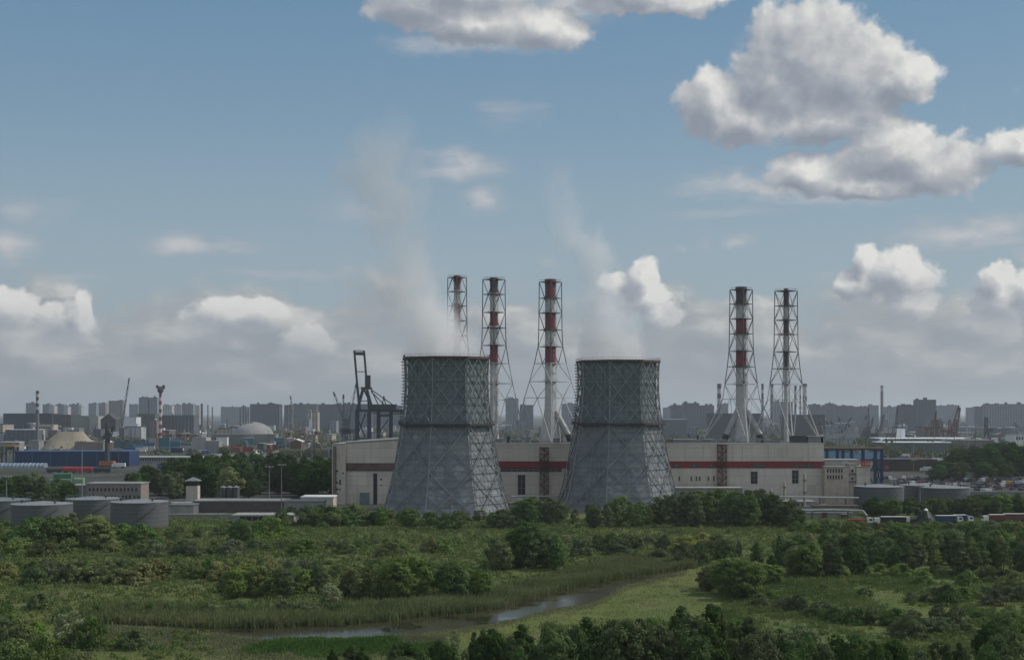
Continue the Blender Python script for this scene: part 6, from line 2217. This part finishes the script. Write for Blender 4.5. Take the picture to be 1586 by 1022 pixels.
# ------------------------------------------------------------------ steam
def plume(name, px0, Y, zbase, zspan, axis, radii, dens, tone, seed=0.0, upper_shade=0.97):
    """axis / radii / dens: tables (height 0..1, metres) ; a closed sleeve round the path holds the vapour"""
    t0 = PX(px0, Y)
    n = 24
    mb = MB()
    for i in range(n + 1):
        u = i / n
        cx_, r_ = interp(axis, u), interp(radii, u) * 1.4 + 1
        if u < 0.04:
            r_ = min(r_, 16.2)
        for q in range(20):
            w = 2 * pi * q / 20
            mb.v.append((cx_ + r_ * cos(w), r_ * sin(w), u * zspan))
    for i in range(n):
        for q in range(20):
            k = (q + 1) % 20
            mb.f.append((i * 20 + q, i * 20 + k, (i + 1) * 20 + k, (i + 1) * 20 + q))
    mb.f.append(tuple(range(19, -1, -1)))
    mb.f.append(tuple(n * 20 + q for q in range(20)))
    m = bpy.data.materials.new(name + '_vapour')
    m.use_nodes = True
    t = NT(m.node_tree)
    t.n.clear()
    out = t.new('ShaderNodeOutputMaterial')
    v = t.new('ShaderNodeVolumePrincipled')
    tc = t.new('ShaderNodeTexCoord')
    o = t.vm('ADD', tc.outputs['Object'], (0, 0, 0))
    wn = t.noise(t.vm('ADD', o, (seed, 0, 0)), 1 / 22.0, 3, 0.55, out='Color')
    ow = t.vm('MULTIPLY_ADD', t.vm('SUBTRACT', wn, (0.5, 0.5, 0.5)), (16, 16, 12), o)
    s = t.sep(ow)
    s0 = t.sep(o)
    u = t.math('DIVIDE', s0[2], zspan)
    K = 120.0

    def tab(tb):
        return t.math('MULTIPLY_ADD', t.ramp(u, [(a, (b + K) / (2 * K)) for a, b in tb]), 2 * K, -K)
    ax = tab(axis)
    rr = tab(radii)
    dx = t.math('SUBTRACT', s[0], ax)
    d = t.math('DIVIDE', t.math('SQRT', t.math('ADD', t.math('MULTIPLY', dx, dx), t.math('MULTIPLY', s[1], s[1]))), rr)
    nz = t.noise(t.vm('ADD', t.vm('MULTIPLY', o, (1, 1, 0.75)), (seed, 9, 0)), 1 / 15.0, 5, 0.6)
    f = t.math('ADD', t.math('SUBTRACT', 1.0, d), t.math('MULTIPLY', t.math('SUBTRACT', nz, 0.5), 3.6))
    f = t.maprange(f, -0.1, 0.9, 0, 1, True)
    edge = t.math('MULTIPLY', t.maprange(d, 1.35, 0.9), t.math('MULTIPLY', t.maprange(u, 0.0, 0.01), t.maprange(u, 1.0, 0.90)))
    dn = t.ramp(u, [(a, b) for a, b in dens])
    t.l.new(t.math('MULTIPLY', t.math('MULTIPLY', f, edge), dn), v.inputs['Density'])
    t.l.new(t.ramp(u, [(0.1, tone), (0.42, (tone[0] * upper_shade * .975, tone[1] * upper_shade * .99, tone[2] * upper_shade * 1.01)), (1.0, (tone[0] * upper_shade * .975, tone[1] * upper_shade * .99, tone[2] * upper_shade * 1.01))]), v.inputs['Color'])  # shaded grey of the upper plume is put into the vapour colour
    v.inputs['Anisotropy'].default_value = 0.0
    t.l.new(v.outputs[0], out.inputs['Volume'])
    m.cycles.volume_step_rate = 0.22
    ob = mb.build(name, m)
    ob.location = (t0, Y, zbase)
    return tag(ob, kind='stuff')

k1 = 575 / F
A = lambda px: (px - 690) * k1
plume('steam', 690, 588, 63.7, 108, [(0, A(690)), (0.13, A(664)), (0.26, A(640)), (0.40, A(618)), (0.53, A(606)), (0.65, A(586)), (0.78, A(590)), (0.90, A(600)), (1, A(606))],
      [(0, 16.5), (0.13, 17), (0.26, 16.5), (0.40, 15), (0.55, 16), (0.65, 20), (0.78, 17), (0.90, 12), (1, 8)],
      [(0, 0.12), (0.12, 0.10), (0.25, 0.07), (0.40, 0.045), (0.6, 0.036), (0.8, 0.030), (1, 0.01)], (0.985, 0.985, 0.99), 3.0, 0.84)
k2 = 611 / F
A = lambda px: (px - 957) * k2
plume('steam', 957, 625, 63.7, 92, [(0, A(946)), (0.18, A(943)), (0.35, A(932)), (0.5, A(914)), (0.6, A(898)), (0.75, A(878)), (0.88, A(862)), (1, A(852))],
      [(0, 15), (0.18, 13), (0.35, 13), (0.5, 13), (0.62, 12), (0.8, 10), (1, 8)],
      [(0, 0.11), (0.15, 0.11), (0.35, 0.085), (0.55, 0.055), (0.75, 0.03), (1, 0.01)], (0.985, 0.985, 0.99), 40.0)

# ------------------------------------------------------------------ air
def build_haze():
    m = bpy.data.materials.new('haze_air')
    m.use_nodes = True
    t = NT(m.node_tree)
    t.n.clear()
    out = t.new('ShaderNodeOutputMaterial')
    v = t.new('ShaderNodeVolumePrincipled')
    v.inputs['Color'].default_value = (0.82, 0.87, 0.93, 1)
    v.inputs['Density'].default_value = HAZE
    v.inputs['Anisotropy'].default_value = 0.35
    t.l.new(v.outputs[0], out.inputs['Volume'])
    o = MB().box(-26000, 26000, -260, 42000, -1.0, 260.0).build('haze', m)
    tag(o, kind='stuff')

HAZE = 0.000064
build_haze()
